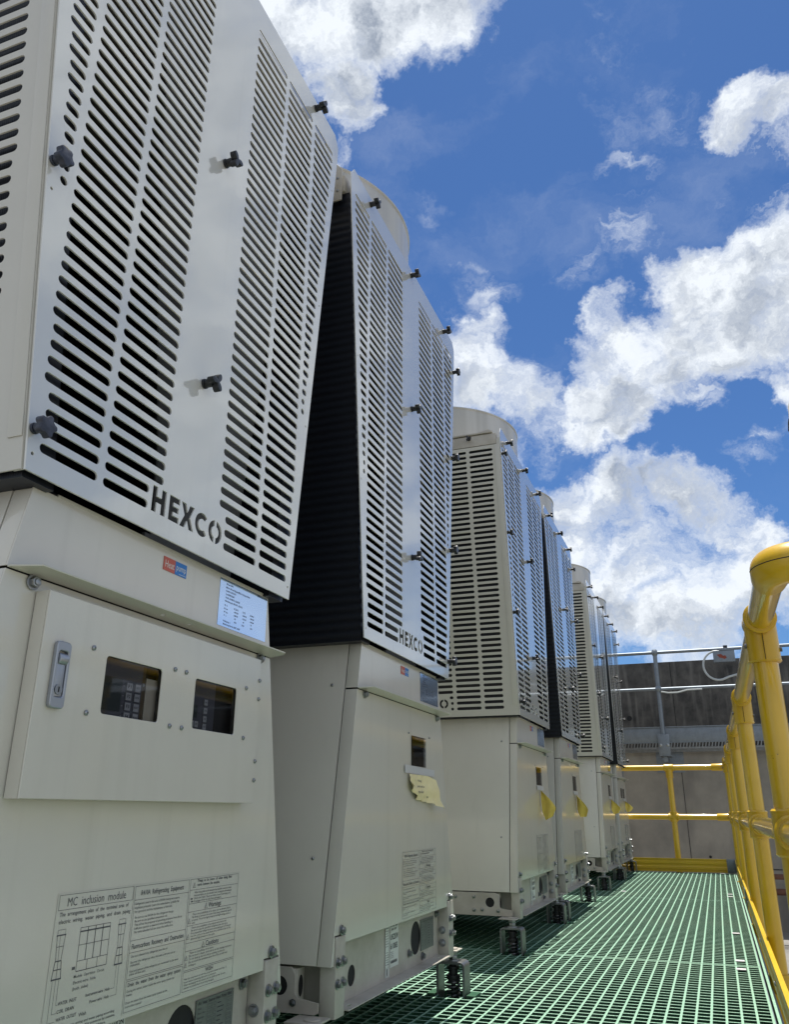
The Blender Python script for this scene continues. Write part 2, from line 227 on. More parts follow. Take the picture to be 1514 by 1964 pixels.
# ------------------------------------------------------------------ mesh helpers
class MB:
    def __init__(s): s.v = []; s.f = []; s.m = []
    def add(s, vs, fs, mi=0):
        b = len(s.v); s.v += [tuple(p) for p in vs]
        for f in fs: s.f.append(tuple(b+i for i in f)); s.m.append(mi)
        return s
    def box(s, x0, x1, y0, y1, z0, z1, mi=0):
        vs = [(x, y, z) for x in (x0, x1) for y in (y0, y1) for z in (z0, z1)]
        return s.add(vs, [(0, 1, 3, 2), (4, 6, 7, 5), (0, 4, 5, 1), (2, 3, 7, 6), (0, 2, 6, 4), (1, 5, 7, 3)], mi)
    def prism(s, pts, ax, a0, a1, mi=0):
        # pts 2D polygon; ax 'x': (y,z), 'y': (x,z), 'z': (x,y)
        n = len(pts)
        def P(p, a): return {'x': (a, p[0], p[1]), 'y': (p[0], a, p[1]), 'z': (p[0], p[1], a)}[ax]
        vs = [P(p, a0) for p in pts]+[P(p, a1) for p in pts]
        fs = [tuple(range(n)), tuple(range(n, 2*n))]+[(i, (i+1) % n, n+(i+1) % n, n+i) for i in range(n)]
        return s.add(vs, fs, mi)
    def cyl(s, p, q, r, r2=None, n=16, mi=0, cap=True):
        p = Vector(p); q = Vector(q); d = (q-p).normalized(); r2 = r if r2 is None else r2
        u = d.orthogonal().normalized(); w = d.cross(u)
        vs = [p+r*(math.cos(t)*u+math.sin(t)*w) for t in [2*math.pi*i/n for i in range(n)]]+[q+r2*(math.cos(t)*u+math.sin(t)*w) for t in [2*math.pi*i/n for i in range(n)]]
        fs = [(i, (i+1) % n, n+(i+1) % n, n+i) for i in range(n)]
        if cap: fs += [tuple(range(n)), tuple(range(n, 2*n))]
        return s.add(vs, fs, mi)
    def tube(s, pts, r, n=14, mi=0, closed=False):
        pts = [Vector(p) for p in pts]; k = len(pts); rings = []; u = None
        for i, p in enumerate(pts):
            a = pts[(i-1) % k] if closed or i else p; b = pts[(i+1) % k] if closed or i < k-1 else p
            d = (b-a).normalized()
            if u is None: u = d.orthogonal().normalized()
            u = (u-d*u.dot(d)).normalized(); w = d.cross(u)
            rr = r[i] if isinstance(r, (list, tuple)) else r
            rings.append([p+rr*(math.cos(2*math.pi*j/n)*u+math.sin(2*math.pi*j/n)*w) for j in range(n)])
        vs = [v for ring in rings for v in ring]; fs = []
        for i in range(k if closed else k-1):
            a = i*n; b = ((i+1) % k)*n
            fs += [(a+j, a+(j+1) % n, b+(j+1) % n, b+j) for j in range(n)]
        if not closed: fs += [tuple(range(n)), tuple((k-1)*n+j for j in range(n))]
        return s.add(vs, fs, mi)
    def disc(s, c, r, ax='x', n=24, mi=0, ry=None):
        ry = ry or r; vs = []
        for i in range(n):
            t = 2*math.pi*i/n; a = r*math.cos(t); b = ry*math.sin(t)
            vs.append({'x': (c[0], c[1]+a, c[2]+b), 'y': (c[0]+a, c[1], c[2]+b), 'z': (c[0]+a, c[1]+b, c[2])}[ax])
        return s.add(vs, [tuple(range(n))], mi)
    def quad(s, a, b, c, d, mi=0): return s.add([a, b, c, d], [(0, 1, 2, 3)], mi)
    def rectx(s, x, y0, y1, z0, z1, mi=0): return s.quad((x, y0, z0), (x, y1, z0), (x, y1, z1), (x, y0, z1), mi)
    def mesh(s, name, mats, bevel=0.0, smooth=35, recalc=True):
        me = bpy.data.meshes.new(name); me.from_pydata(s.v, [], s.f); 
        for i, k in enumerate(s.m): me.polygons[i].material_index = k
        for k in mats: me.materials.append(M[k])
        if bevel or recalc:
            bm = bmesh.new(); bm.from_mesh(me)
            if recalc: bmesh.ops.recalc_face_normals(bm, faces=bm.faces)
            if bevel:
                es = [e for e in bm.edges if len(e.link_faces) == 2 and e.calc_face_angle(0) > R_(30)]
                bmesh.ops.bevel(bm, geom=es, offset=bevel, segments=2, profile=0.6, affect='EDGES', clamp_overlap=True)
            bm.to_mesh(me); bm.free()
        me.shade_smooth(); me.set_sharp_from_angle(angle=R_(smooth)); me.update()
        return me
def obj(name, me, parent=None, loc=None, rotz=0.0, label=None):
    o = bpy.data.objects.new(name, me); COL.objects.link(o)
    if parent: o.parent = parent
    if loc is not None: o.location = loc
    if rotz: o.rotation_euler = (0, 0, rotz)
    if label: o['label'] = label
    return o
def tag(o, label=None, cat=None, group=None, kind=None):
    if label: o['label'] = label
    if cat: o['category'] = cat
    if group: o['group'] = group
    if kind: o['kind'] = kind
    return o
def empty(name, loc, label, cat, group=None):
    o = bpy.data.objects.new(name, None); COL.objects.link(o); o.location = loc; o.empty_display_size = .1
    return tag(o, label, cat, group)
def curve_mesh(outline_holes, t, bevel=0.0):
    cu = bpy.data.curves.new('c', 'CURVE'); cu.dimensions = '2D'; cu.fill_mode = 'BOTH'
    for pts in outline_holes:
        sp = cu.splines.new('POLY'); sp.points.add(len(pts)-1)
        for i, (a, b) in enumerate(pts): sp.points[i].co = (a, b, 0, 1)
        sp.use_cyclic_u = True
    cu.extrude = t/2-bevel; cu.bevel_depth = bevel; cu.bevel_resolution = 0; cu.offset = -bevel
    o = bpy.data.objects.new('c', cu); COL.objects.link(o)
    dg = bpy.context.evaluated_depsgraph_get(); me = bpy.data.meshes.new_from_object(o.evaluated_get(dg))
    bpy.data.objects.remove(o); bpy.data.curves.remove(cu)
    return me
def remap(me, fn, mats, recalc=True, smooth=35):
    for v in me.vertices: v.co = fn(v.co)
    me.materials.clear()
    for k in mats: me.materials.append(M[k])
    for p in me.polygons: p.material_index = 0
    bm = bmesh.new(); bm.from_mesh(me); bmesh.ops.remove_doubles(bm, verts=bm.verts, dist=1e-6)
    if recalc: bmesh.ops.recalc_face_normals(bm, faces=bm.faces)
    bm.to_mesh(me); bm.free(); me.shade_smooth(); me.set_sharp_from_angle(angle=R_(smooth)); me.update(); return me
_tc = {}
def text2d(txt, bold=0.0):
    key = (txt, bold)
    if key in _tc: return _tc[key]
    cu = bpy.data.curves.new('t', 'FONT'); cu.body = txt; cu.size = 1.0; cu.resolution_u = 2; cu.offset = bold
    o = bpy.data.objects.new('t', cu); COL.objects.link(o)
    dg = bpy.context.evaluated_depsgraph_get(); me = bpy.data.meshes.new_from_object(o.evaluated_get(dg))
    vs = [(v.co.x, v.co.y) for v in me.vertices]; fs = [tuple(p.vertices) for p in me.polygons]
    bpy.data.objects.remove(o); bpy.data.curves.remove(cu); bpy.data.meshes.remove(me)
    _tc[key] = (vs, fs); return _tc[key]
def text(mb, txt, x, y, z, h, w=None, mi=0, bold=0.0, align='L'):
    # upright lettering on a plane facing +x, reading towards +y; h cap height, w total width
    vs, fs = text2d(txt, bold)
    if not vs: return
    x0 = min(v[0] for v in vs); x1 = max(v[0] for v in vs); s = h/0.72; sx = (w/(x1-x0)) if w else s
    W = (x1-x0)*sx; off = {'L': 0, 'C': -W/2, 'R': -W}[align]
    mb.add([(x, y+off+(a-x0)*sx, z+b*s) for a, b in vs], fs, mi)
def stadium(a0, a1, b, h, n=6):
    r = h/2; pts = []
    if a1-a0 < h: a0, a1 = (a0+a1)/2-h/2-.0001, (a0+a1)/2+h/2+.0001
    for i in range(n+1):
        t = -math.pi/2+math.pi*i/n; pts.append((a1-r+r*math.cos(t), b+r*math.sin(t)))
    for i in range(n+1):
        t = math.pi/2+math.pi*i/n; pts.append((a0+r+r*math.cos(t), b+r*math.sin(t)))
    return pts
def rrect(a0, a1, b0, b1, r, n=4):
    pts = []
    for cx, cy, t0 in ((a1-r, b1-r, 0), (a0+r, b1-r, 90), (a0+r, b0+r, 180), (a1-r, b0+r, 270)):
        for i in range(n+1):
            t = R_(t0+90*i/n); pts.append((cx+r*math.cos(t), cy+r*math.sin(t)))
    return pts
def circle(a, b, r, n=12): return [(a+r*math.cos(2*math.pi*i/n), b+r*math.sin(2*math.pi*i/n)) for i in range(n)]
# ------------------------------------------------------------------ chiller unit dimensions (local X = 0 on the front cover)
XF = -0.71
C1 = 0.9604; PITCH = 1.0004; GAP = 1.611
UY = [C1, C1+PITCH, C1+PITCH+GAP, C1+2*PITCH+GAP, C1+2*PITCH+2*GAP, C1+3*PITCH+2*GAP]
DEPTH = -3.5
def hw(z): return 0.302+(0.716-z)*0.188            # half width of the lower cabinet
def gw(z): return 0.3203+0.1197*(z-0.823)          # half width of the slotted guards
ROW0, ROWP, NROW, SH = 0.8575, 0.02238, 50, 0.0118

def logo_O(cx, cz, ro, ri, rz=1.0):
    L = []
    for s in (-1, 1):
        g = 0.14*ro
        pts = []
        for i in range(13):
            t = -math.pi/2+math.pi*i/12; pts.append((cx+s*max(g, ro*math.cos(t)), cz+rz*ro*math.sin(t)*.985))
        for i in range(13):
            t = math.pi/2-math.pi*i/12; pts.append((cx+s*max(g, ri*math.cos(t)), cz+rz*ri*math.sin(t)))
        L.append(pts)
    return L
def letters():
    z0, z1 = 0.853, 0.8905; h = z1-z0; L = []
    a, b = -.094, -.0625; t = .0105
    L.append([(a, z0), (a+t, z0), (a+t, z0+h*.40), (b-t, z0+h*.40), (b-t, z0), (b, z0), (b, z1), (b-t, z1), (b-t, z0+h*.63), (a+t, z0+h*.63), (a+t, z1), (a, z1)])
    a, b = -.0545, -.0295; q = .0085
    L.append([(a, z0), (b, z0), (b, z0+q), (a+t, z0+q), (a+t, z0+h*.39), (b-.002, z0+h*.39), (b-.002, z0+h*.61), (a+t, z0+h*.61), (a+t, z1-q), (b, z1-q), (b, z1), (a, z1)])
    a, b = -.0265, .0085; c = (a+b)/2; k = .0115
    L.append([(a, z0), (a+k, z0), (c, z0+h*.33), (b-k, z0), (b, z0), (c+k*.62, z0+h*.5), (b-.001, z1), (b-k-.001, z1), (c, z0+h*.67), (a+k+.001, z1), (a+.001, z1), (c-k*.62, z0+h*.5)])
    c = .0300; ro, ri = .0185, .0095; zc = (z0+z1)/2; pts = []
    for i in range(19):
        t_ = R_(48+264*i/18); pts.append((c+ro*math.cos(t_), zc+ro*math.sin(t_)))
    for i in range(19):
        t_ = R_(312-264*i/18); pts.append((c+ri*math.cos(t_), zc+ri*math.sin(t_)))
    L.append(pts)
    L += logo_O(.0665, zc, .0188, .0098)
    return L
def m_front_guard():
    sl = [[(-.440, 2.027), (-.459, 2.000), (-.459, 1.975), (-.3203, .823), (.3203, .823), (.459, 1.975), (.459, 2.000), (.440, 2.027)]]
    for k in range(NROW):
        z = ROW0+k*ROWP
        for s in (-1, 1):
            segs = []
            a0, a1 = .0725, .1945
            if s < 0 and k <= 1: a0 = .1024
            if s > 0 and k <= 2: a0 = .0925
            segs.append((a0, a1))
            segs.append((.2055, min(.3046+.0107*(k//4), .3200)))
            e = .3330+.012*math.floor((gw(z)-.021-.3330)/.012*2)/2
            if e-.333 >= .011: segs.append((.3325, min(e, .4345)))
            for a, b in segs:
                lo, hi = (a, b) if s > 0 else (-b, -a)
                sl.append(stadium(lo, hi, z, SH))
    sl += letters()
    for s in (-1, 1):
        for z in (.845, 1.19, 1.50, 1.85): sl.append(circle(s*(gw(z)-.0095), z, .0022, 8))
    me = curve_mesh(sl, .0030, .0004)
    return remap(me, lambda c: Vector((c.z+.0205, c.x, c.y)), ['plate'])
def m_front_guard_lip(side=1):
    # folded rim behind the front guard: down both slanting edges
    mb = MB()
    for s in (side,):
        mb.add([(.0185, s*gw(.823), .823), (.0185, s*.459, 1.975), (.0045, s*.459, 1.975), (.0045, s*gw(.823), .823),
                (.0185, s*(gw(.823)-.0018), .823), (.0185, s*(.459-.0018), 1.975), (.0045, s*(.459-.0018), 1.975), (.0045, s*(gw(.823)-.0018), .823)],
               [(0, 1, 2, 3), (4, 5, 6, 7), (0, 1, 5, 4), (1, 2, 6, 5), (2, 3, 7, 6), (3, 0, 4, 7)])
    return mb.mesh('folded_edge', ['guard'])
def m_side_guard(s):
    # slanting slotted panel closing the outer side of a pair; x2 = distance behind the front guard
    D = 3.1
    sl = [[(-.0005, .823), (-.0005, 1.947), (D, 1.947), (D, .823)]]
    gaps = [.1435+.116*i for i in range(int((D-.15)/.116)+1)]
    for k in range(49):
        z = .8545+k*.02232
        a = .0335+.0060*round(4*(1-k/48.0))
        for i, g in enumerate(gaps):
            b = g-.0065
            if b > D-.03: break
            if i == 2 and k < 3: sl.append(stadium(a, a+(.0125, .0115, .016)[k], z, SH))
            else: sl.append(stadium(a, b, z, SH))
            a = g+.0065
    # ring emblem cut in the third column
    for p in logo_O(.308, .8760, .0185, .0105): sl.append(p)
    sl2 = sl
    me = curve_mesh(sl2, .0024, .0003)
    return remap(me, lambda c: Vector((.0175-c.x, s*(gw(c.y)+.0012+.0012+c.z-.0012), c.y)), ['guard'])
def m_side_guard_edge(s):
    mb = MB()
    for z0, z1, w in ((.862, 1.947, .022),):
        y0 = s*(gw(z0)+.0028); y1 = s*(gw(z1)+.0028); d = s*.0016
        mb.add([(.0176, y0, z0), (.0176, y1, z1), (.0176-w, y1, z1), (.0176-w, y0, z0), (.0176, y0+d, z0), (.0176, y1+d, z1), (.0176-w, y1+d, z1), (.0176-w, y0+d, z0)],
               [(0, 1, 2, 3), (4, 5, 6, 7), (0, 1, 5, 4), (1, 2, 6, 5), (2, 3, 7, 6), (3, 0, 4, 7)])
    return mb.mesh('guard_edge', ['guard'], bevel=.0007)
def m_top_rail(s):
    mb = MB(); y = s*.459
    lo, hi = sorted((y-s*.002, y-s*.03))
    mb.box(DEPTH, .0035, lo, hi, 1.950, 2.000)                      # channel under the fan deck
    lo, hi = sorted((y+s*.004, y-s*.05))
    mb.box(-.85, -.075, lo, hi, 2.004, 2.011)                         # raised lid strip
    mb.prism([(-.075, 2.004), (-.075, 2.011), (-.030, 2.020), (-.012, 2.012), (-.012, 2.004)], 'y', lo, hi)
    return mb.mesh('top_rail', ['frame'], bevel=.0012)
def m_lug(s):
    mb = MB(); y = s*.452
    me = curve_mesh([[(-.050, 1.915), (.000, 1.915), (.000, 2.012), (-.020, 2.040), (-.045, 2.040), (-.062, 2.018), (-.062, 1.950)], circle(-.030, 2.022, .0055, 10)], .004, .0004)
    return remap(me, lambda c: Vector((c.x-.0010, y+s*.013+c.z, c.y)), ['frame'])
def m_deck():
    mb = MB(); mb.box(DEPTH, .000, -.428, .428, 1.962, 2.000)
    return mb.mesh('fan_deck', ['frame'], bevel=.001)
def m_shroud():
    mb = MB(); n = 96; pr = [(.388, 2.0005), (.388, 2.012), (.383, 2.014), (.383, 2.192), (.387, 2.196), (.387, 2.201), (.383, 2.202), (.375, 2.198), (.372, 2.0005)]
    k = len(pr); vs = []; fs = []
    for i in range(n):
        t = 2*math.pi*i/n
        for r, z in pr: vs.append((r*math.cos(t), r*math.sin(t), z))
    for i in range(n):
        for j in range(k): fs.append((i*k+j, ((i+1) % n)*k+j, ((i+1) % n)*k+(j+1) % k, i*k+(j+1) % k))
    return mb.add(vs, fs).mesh('fan_shroud', ['shroud'])
def m_fan_guard():
    mb = MB()
    for r in (.08, .15, .22, .29, .35):
        mb.tube([(r*math.cos(2*math.pi*i/40), r*math.sin(2*math.pi*i/40), 2.19) for i in range(40)], .003, n=5, closed=True)
    for i in range(6):
        t = math.pi*i/6; c, q = math.cos(t), math.sin(t); mb.cyl((.374*c, .374*q, 2.184), (-.374*c, -.374*q, 2.184), .0035, n=5)
    return mb.mesh('fan_grille', ['darksteel'])
def m_coil(s):
    mb = MB(); z0, z1 = .818, 1.9495
    a0, a1 = s*(gw(z0)-.006), s*(gw(z1)-.008); d = -s*.05
    x0, x1 = DEPTH+.02, .012
    mb.add([(x0, a0, z0), (x1, a0, z0), (x1, a1, z1), (x0, a1, z1), (x0, a0+d, z0), (x1, a0+d, z0), (x1, a1+d, z1), (x0, a1+d, z1)],
           [(0, 1, 2, 3), (4, 5, 6, 7), (0, 1, 5, 4), (1, 2, 6, 5), (2, 3, 7, 6), (3, 0, 4, 7)])
    return mb.mesh('coil', ['coil'])
def m_end_panel():
    mb = MB()
    mb.prism([(.003, .822), (-.0035, .99), (-.048, 1.26), (-.066, 1.417), (-.13, 1.95), (.40, 1.95), (.328, 1.53), (.261, 1.08), (.228, .822)], 'x', -.052, -.049)
    mb.box(-.049, -.043, -.02, .065, .825, .852)
    return mb.mesh('duct_panel', ['grey'])
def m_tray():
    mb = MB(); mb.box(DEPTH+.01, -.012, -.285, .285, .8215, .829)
    mb.box(-.60, -.58, -.3, .3, .829, 1.95)  # black cross sheet, added so no sky shows through the V
    return mb.mesh('drip_tray_and_blind', ['gap'])
def m_cover():
    o = [(-.4015, .187), (-.3885, .187), (-.3885, .238), (-.3385, .238), (-.3385, .222), (.3385, .222), (.3385, .238), (.3885, .238), (.3885, .187), (.4015, .187), (hw(.714), .714), (-hw(.714), .714)]
    me = curve_mesh([o], .002, .0004)
    return remap(me, lambda c: Vector((c.z-.001, c.x, c.y)), ['cab'])
def m_flank(z0, z1, side):
    mb = MB()
    for s in (side,):
        a0, a1 = s*hw(z0), s*hw(z1)
        mb.add([(-.0022, a0, z0), (-.0022, a1, z1), (-.029, a1, z1), (-.029, a0, z0), (-.0022, a0-s*.002, z0), (-.0022, a1-s*.002, z1), (-.029, a1-s*.002, z1), (-.029, a0-s*.002, z0)],
               [(0, 1, 2, 3), (4, 5, 6, 7), (0, 1, 5, 4), (1, 2, 6, 5), (2, 3, 7, 6), (3, 0, 4, 7)])
    return mb.mesh('side_flange', ['cab'], bevel=.0005)
def m_header():
    o = [(-hw(.7175), .7175), (hw(.7175), .7175), (hw(.8205), .8205), (-hw(.8205), .8205)]
    me = curve_mesh([o], .002, .0004)
    return remap(me, lambda c: Vector((c.z-.001, c.x, c.y)), ['cab'])
def m_header_top():
    mb = MB(); w = hw(.8205)
    mb.box(-.030, -.0022, -w+.001, w-.001, .8165, .8190)
    mb.prism([(-.012, .8192), (.0006, .8192), (.0006, .8232), (-.002, .8240), (-.002, .8215), (-.012, .8215)], 'y', -w+.04, w-.004)
    return mb.mesh('top_flange', ['hood'], bevel=.0004)
def m_hood():
    mb = MB()
    me = curve_mesh([[(-.301, .0005), (-.301, .004), (-.287, .022), (-.2795, .0315), (.294, .0345), (.303, .027), (.303, .0005)], circle(-.035, .016, .0035, 8), circle(.03, .016, .0035, 8)], .0022, .0004)
    me = remap(me, lambda c: Vector((c.y, c.x, .7165+c.z+(c.y*.12))), ['hood'])
    return me
def m_body():
    mb = MB(); z0, z1 = .187, .8195
    mb.prism([(-hw(z0), z0), (hw(z0), z0), (hw(z1), z1), (-hw(z1), z1)], 'x', DEPTH, -.0315)
    return mb.mesh('side_panel', ['cab'], bevel=.002)
def m_core():
    mb = MB(); z0, z1 = .26, .81
    mb.prism([(-hw(z0)+.008, z0), (hw(z0)-.008, z0), (hw(z1)-.008, z1), (-hw(z1)+.008, z1)], 'x', -.0316, -.004)
    return mb.mesh('inner_shell', ['gap'])
def m_bottom_channel():
    mb = MB()
    big = circle(.157, .168, .037, 28); small = circle(-.242, .148, .0195, 20)
    me = curve_mesh([[(-.338, .1065), (.338, .1065), (.338, .262), (-.338, .262)], big, small], .002, .0003)
    me = remap(me, lambda c: Vector((c.z-.0275, c.x, c.y)), ['frame'])
    return me
def m_bottom_lip():
    me = curve_mesh([[(-.338, -.0262), (-.338, .011), (.335, .011), (.335, -.0262)], [(-.30+.012*math.cos(2*math.pi*i/12), -.006+.0035*math.sin(2*math.pi*i/12)) for i in range(12)],
                     [(.29+.012*math.cos(2*math.pi*i/12), -.006+.0035*math.sin(2*math.pi*i/12)) for i in range(12)]], .0024, .0004)
    return remap(me, lambda c: Vector((c.y, c.x, .1065+c.z)), ['frame'])
def m_hole_box():
    mb = MB()
    mb.box(-.12, -.0292, -.328, .328, .12, .26)
    return mb.mesh('frame_cavity', ['gap'])
def m_end_web(s):
    mb = MB(); lo, hi = sorted((s*.329, s*.3372)); mb.box(-.14, -.0302, lo, hi, .110, .2225)
    mb.box(-.14, -.134, *sorted((s*.338, s*.368)), .116, .1845)
    return mb.mesh('end_web', ['frame'], bevel=.0008)
def m_bracket():
    # corner post of the base frame, local to its own middle
    mb = MB(); mb.box(-.030, .0025, -.0225, .0225, .099, .2355)
    return mb.mesh('corner_bracket', ['frame'], bevel=.002)
def m_side_beam(s):
    mb = MB(); y = s*.4035
    lo, hi = sorted((y, y-s*.04))
    me = curve_mesh([[(-3.3, .116), (-.030, .108), (-.022, .112), (-.022, .128), (-.066, .134), (-.072, .142), (-.072, .172), (-.080, .184), (-3.3, .1845)], circle(-.105, .152, .0165, 20), circle(-.42, .150, .0165, 20)], .0024, .0005)
    return remap(me, lambda c: Vector((c.x, y+c.z, c.y)), ['frame'])
def m_side_beam_back(s):
    mb = MB(); y = s*.4035; lo, hi = sorted((y-s*.0016, y-s*.034))
    mb.box(-3.3, -.070, lo, hi, .118, .181)
    return mb.mesh('beam_core', ['frame'], bevel=.002)
def m_beam_holes(s):
    mb = MB(); y = s*.4035
    mb.disc((-.105, y-s*.0017+s*.0004, .152), .0163, 'y'); mb.disc((-.42, y-s*.0017+s*.0004, .150), .0163, 'y')
    mb.disc((-.0695, y-s*.018, .151), .0095, 'x', ry=.0185)
    return mb.mesh('beam_hole', ['gap'], recalc=False)
def m_foot_plate(s):
    mb = MB(); mb.box(-.062, .004, min(s*.4055, s*.463), max(s*.4055, s*.463), .104, .1075)
    mb.cyl((-.018, s*.437, .1076), (-.018, s*.437, .1105), .016, n=20)
    return mb.mesh('foot_plate', ['frame'], bevel=.001)
def m_bolt(r=.0068, washer=.0095):
    mb = MB(); mb.cyl((0, 0, 0), (.0016, 0, 0), washer, n=16); mb.cyl((.0016, 0, 0), (.0072, 0, 0), r, n=6); mb.cyl((.0072, 0, 0), (.0088, 0, 0), r*.62, n=10)
    return mb.mesh('bolt', ['steel'], bevel=.0004, smooth=25)
def m_screw(r=.0042):
    mb = MB(); mb.cyl((0, 0, 0), (.0012, 0, 0), r, n=14); mb.cyl((.0012, 0, 0), (.0028, 0, 0), r*.85, r*.45, n=14); 
    mb.box(.0029, .00295, -r*.35, r*.35, -r*.08, r*.08, 1); mb.box(.0029, .00296, -r*.08, r*.08, -r*.35, r*.35, 1)
    return mb.mesh('screw', ['steel', 'gap'], smooth=25)
def m_knob(lobes, R, blue=False):
    mb = MB(); mb.cyl((0, 0, 0), (.004, 0, 0), R*.50, n=16); mb.cyl((.004, 0, 0), (R*1.05, 0, 0), R*.42, R*.46, n=16)
    n = lobes*12; pts = []
    for i in range(n):
        t = 2*math.pi*i/n+.5; r = R*(.70+.30*math.cos(lobes*t)) if lobes > 3 else R*(.62+.38*math.cos(3*t))
        if lobes > 3: r = R*(.86+.14*math.tanh(1.6*math.cos(lobes*t)))
        pts.append((r*math.cos(t), r*math.sin(t)))
    mb.prism(pts, 'x', R*.95, R*1.65); 
    return mb.mesh('knob', ['knobblue' if blue else 'black'], bevel=R*.09, smooth=40)
def m_spacer():
    mb = MB(); mb.cyl((0, 0, 0), (.003, 0, 0), .009, n=14)
    return mb.mesh('spacer', ['tape'], bevel=.0004)
def m_foot_strap():
    mb = MB(); o = []; i_ = []
    W, H, T, R = .040, .080, .0065, .014
    out = [(-W, -.03)]+[(-W+R-R*math.cos(R_(a)), H-R+R*math.sin(R_(a))) for a in range(0, 91, 15)]+[(W-R+R*math.sin(R_(a)), H-R+R*math.cos(R_(a))) for a in range(0, 91, 15)]+[(W, -.03)]
    w, h, r = W-T, H-T, R-T
    inn = [(w, -.03)]+[(w-r+r*math.cos(R_(a)), h-r+r*math.sin(R_(a))) for a in range(0, 91, 15)]+[(-w+r-r*math.sin(R_(a)), h-r+r*math.cos(R_(a))) for a in range(0, 91, 15)]+[(-w, -.03)]
    mb2 = curve_mesh([out+inn], .056, .0006)
    return remap(mb2, lambda c: Vector((c.x, c.z, c.y)), ['foot'])
def m_foot_bolt():
    mb = MB(); mb.cyl((0, 0, .079), (0, 0, .0825), .019, n=24); mb.cyl((0, 0, .0825), (0, 0, .092), .0125, n=6); mb.cyl((0, 0, .092), (0, 0, .104), .0085, n=14)
    mb.cyl((0, 0, .094), (0, 0, .1035), .0135, n=6)
    return mb.mesh('levelling_bolt', ['steel'], bevel=.0006, smooth=25)
def m_spring():
    mb = MB(); r = .0165; pts = []
    for i in range(110):
        t = i/109; pts.append((r*math.cos(t*11*math.pi), r*math.sin(t*11*math.pi), -.022+t*.058))
    mb.tube(pts, .0033, n=7)
    return mb.mesh('spring', ['darksteel'])
def m_damper():
    mb = MB(); 
    for z0, z1, r in ((-.028, -.022, .026), (.037, .045, .022), (.045, .060, .015), (.060, .066, .021), (.066, .0735, .012), (-.02, .037, .0075)): mb.cyl((0, 0, z0), (0, 0, z1), r*.85, n=20)
    mb.cyl((0, 0, .024), (0, 0, .036), .0150, n=22)
    return mb.mesh('rubber_mount', ['rubber'], bevel=.0006)
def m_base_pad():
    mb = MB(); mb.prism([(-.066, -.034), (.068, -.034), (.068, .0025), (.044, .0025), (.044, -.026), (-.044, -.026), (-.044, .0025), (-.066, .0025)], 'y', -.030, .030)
    return mb.mesh('foot_base', ['grate_shaded'], bevel=.0008)

# ---- stickers and controls
def m_heat_sticker():
    mb = MB(); x = .0012
    mb.box(.0003, .0010, -.0255, .0025, .7885, .8085, 0); mb.box(.0003, .0010, .0027, .0315, .7885, .8085, 1)
    text(mb, 'Heat', x, -.0220, .7935, .0110, .0220, 2); text(mb, 'pump', x, .0055, .7955, .0098, .0235, 2)
    mb.rectx(x, .0130, .0300, .7905, .7911, 2)
    return mb.mesh('heat_pump_sticker', ['red', 'blue', 'white'], recalc=False, smooth=10)
def m_data_sticker():
    mb = MB(); x = .00085; y0 = .1275
    mb.add([(.0006, .1255, .7390), (.0006, .2800, .7390), (.0006, .2795, .8165), (.0006, .1255, .8165)], [(0, 1, 2, 3)], 0)
    lines = ['Alfa Laval  BPHE', 'Made in: Alfa Laval (Jiangyin) Mfg Co Ltd, Jiangsu (China)', 'Article No: 30736 1081 1', 'Type: ACH240DQ-86AH-T', 'Serial No: 3061420736 , 3061420738', 'Manufacturing date: 2021/1201 , 2021/1201']
    for i, t in enumerate(lines): text(mb, t, x, .1440, .8085-.0056*i, .0030, .0021*len(t)*.62, 1, bold=.008)
    rows = [('TS  C', 'S1,S2A.2', 'T1/T2', 'S3,S4A.1'), ('PS  bar', '-196/150', '-196/150', '-196/150'), ('PT  bar', '-1/48-54', '-1/25-30', '-1/48-54'), ('V   L', '70', '43', '70'), ('', '0.76', '13.23', '0.76')]
    for i, r in enumerate(rows):
        for j, t in enumerate(r):
            if t: text(mb, t, x, (.1425, .1720, .1990, .2240)[j]+(.003 if len(t) < 5 and j else 0), .7730-.0055*i, .0028, None, 1, bold=.008)
    text(mb, 'Fluid group: 1', x, .1425, .7475, .0028, None, 1, bold=.008); text(mb, 'Manufacturing Order No: 662007 , 662007', x, .1425, .7425, .0028, .052, 1, bold=.008)
    return mb.mesh('data_sticker', ['foil', 'ink'], recalc=False, smooth=10)
def frame_x(mb, x, a, b, c, d, t=.0005, mi=1):
    mb.rectx(x, a, b, c, c+t, mi); mb.rectx(x, a, b, d-t, d, mi); mb.rectx(x, a, a+t, c+t, d-t, mi); mb.rectx(x, b-t, b, c+t, d-t, mi)
def tri_x(mb, x, y, z, s):
    mb.add([(x, y-s, z), (x, y+s, z), (x, y, z+1.9*s)], [(0, 1, 2)], 1); mb.add([(x+.0001, y-s*.72, z+s*.15), (x+.0001, y+s*.72, z+s*.15), (x+.0001, y, z+1.6*s)], [(0, 1, 2)], 0)
    mb.rectx(x+.0002, y-s*.09, y+s*.09, z+s*.3, z+s*1.05, 1)
def para(mb, x, y, z, lines, h, dz, cw, bold=.002):
    for i, t in enumerate(lines):
        if t: text(mb, t, x, y, z-dz*i, h, cw*len(t), 1, bold=bold)
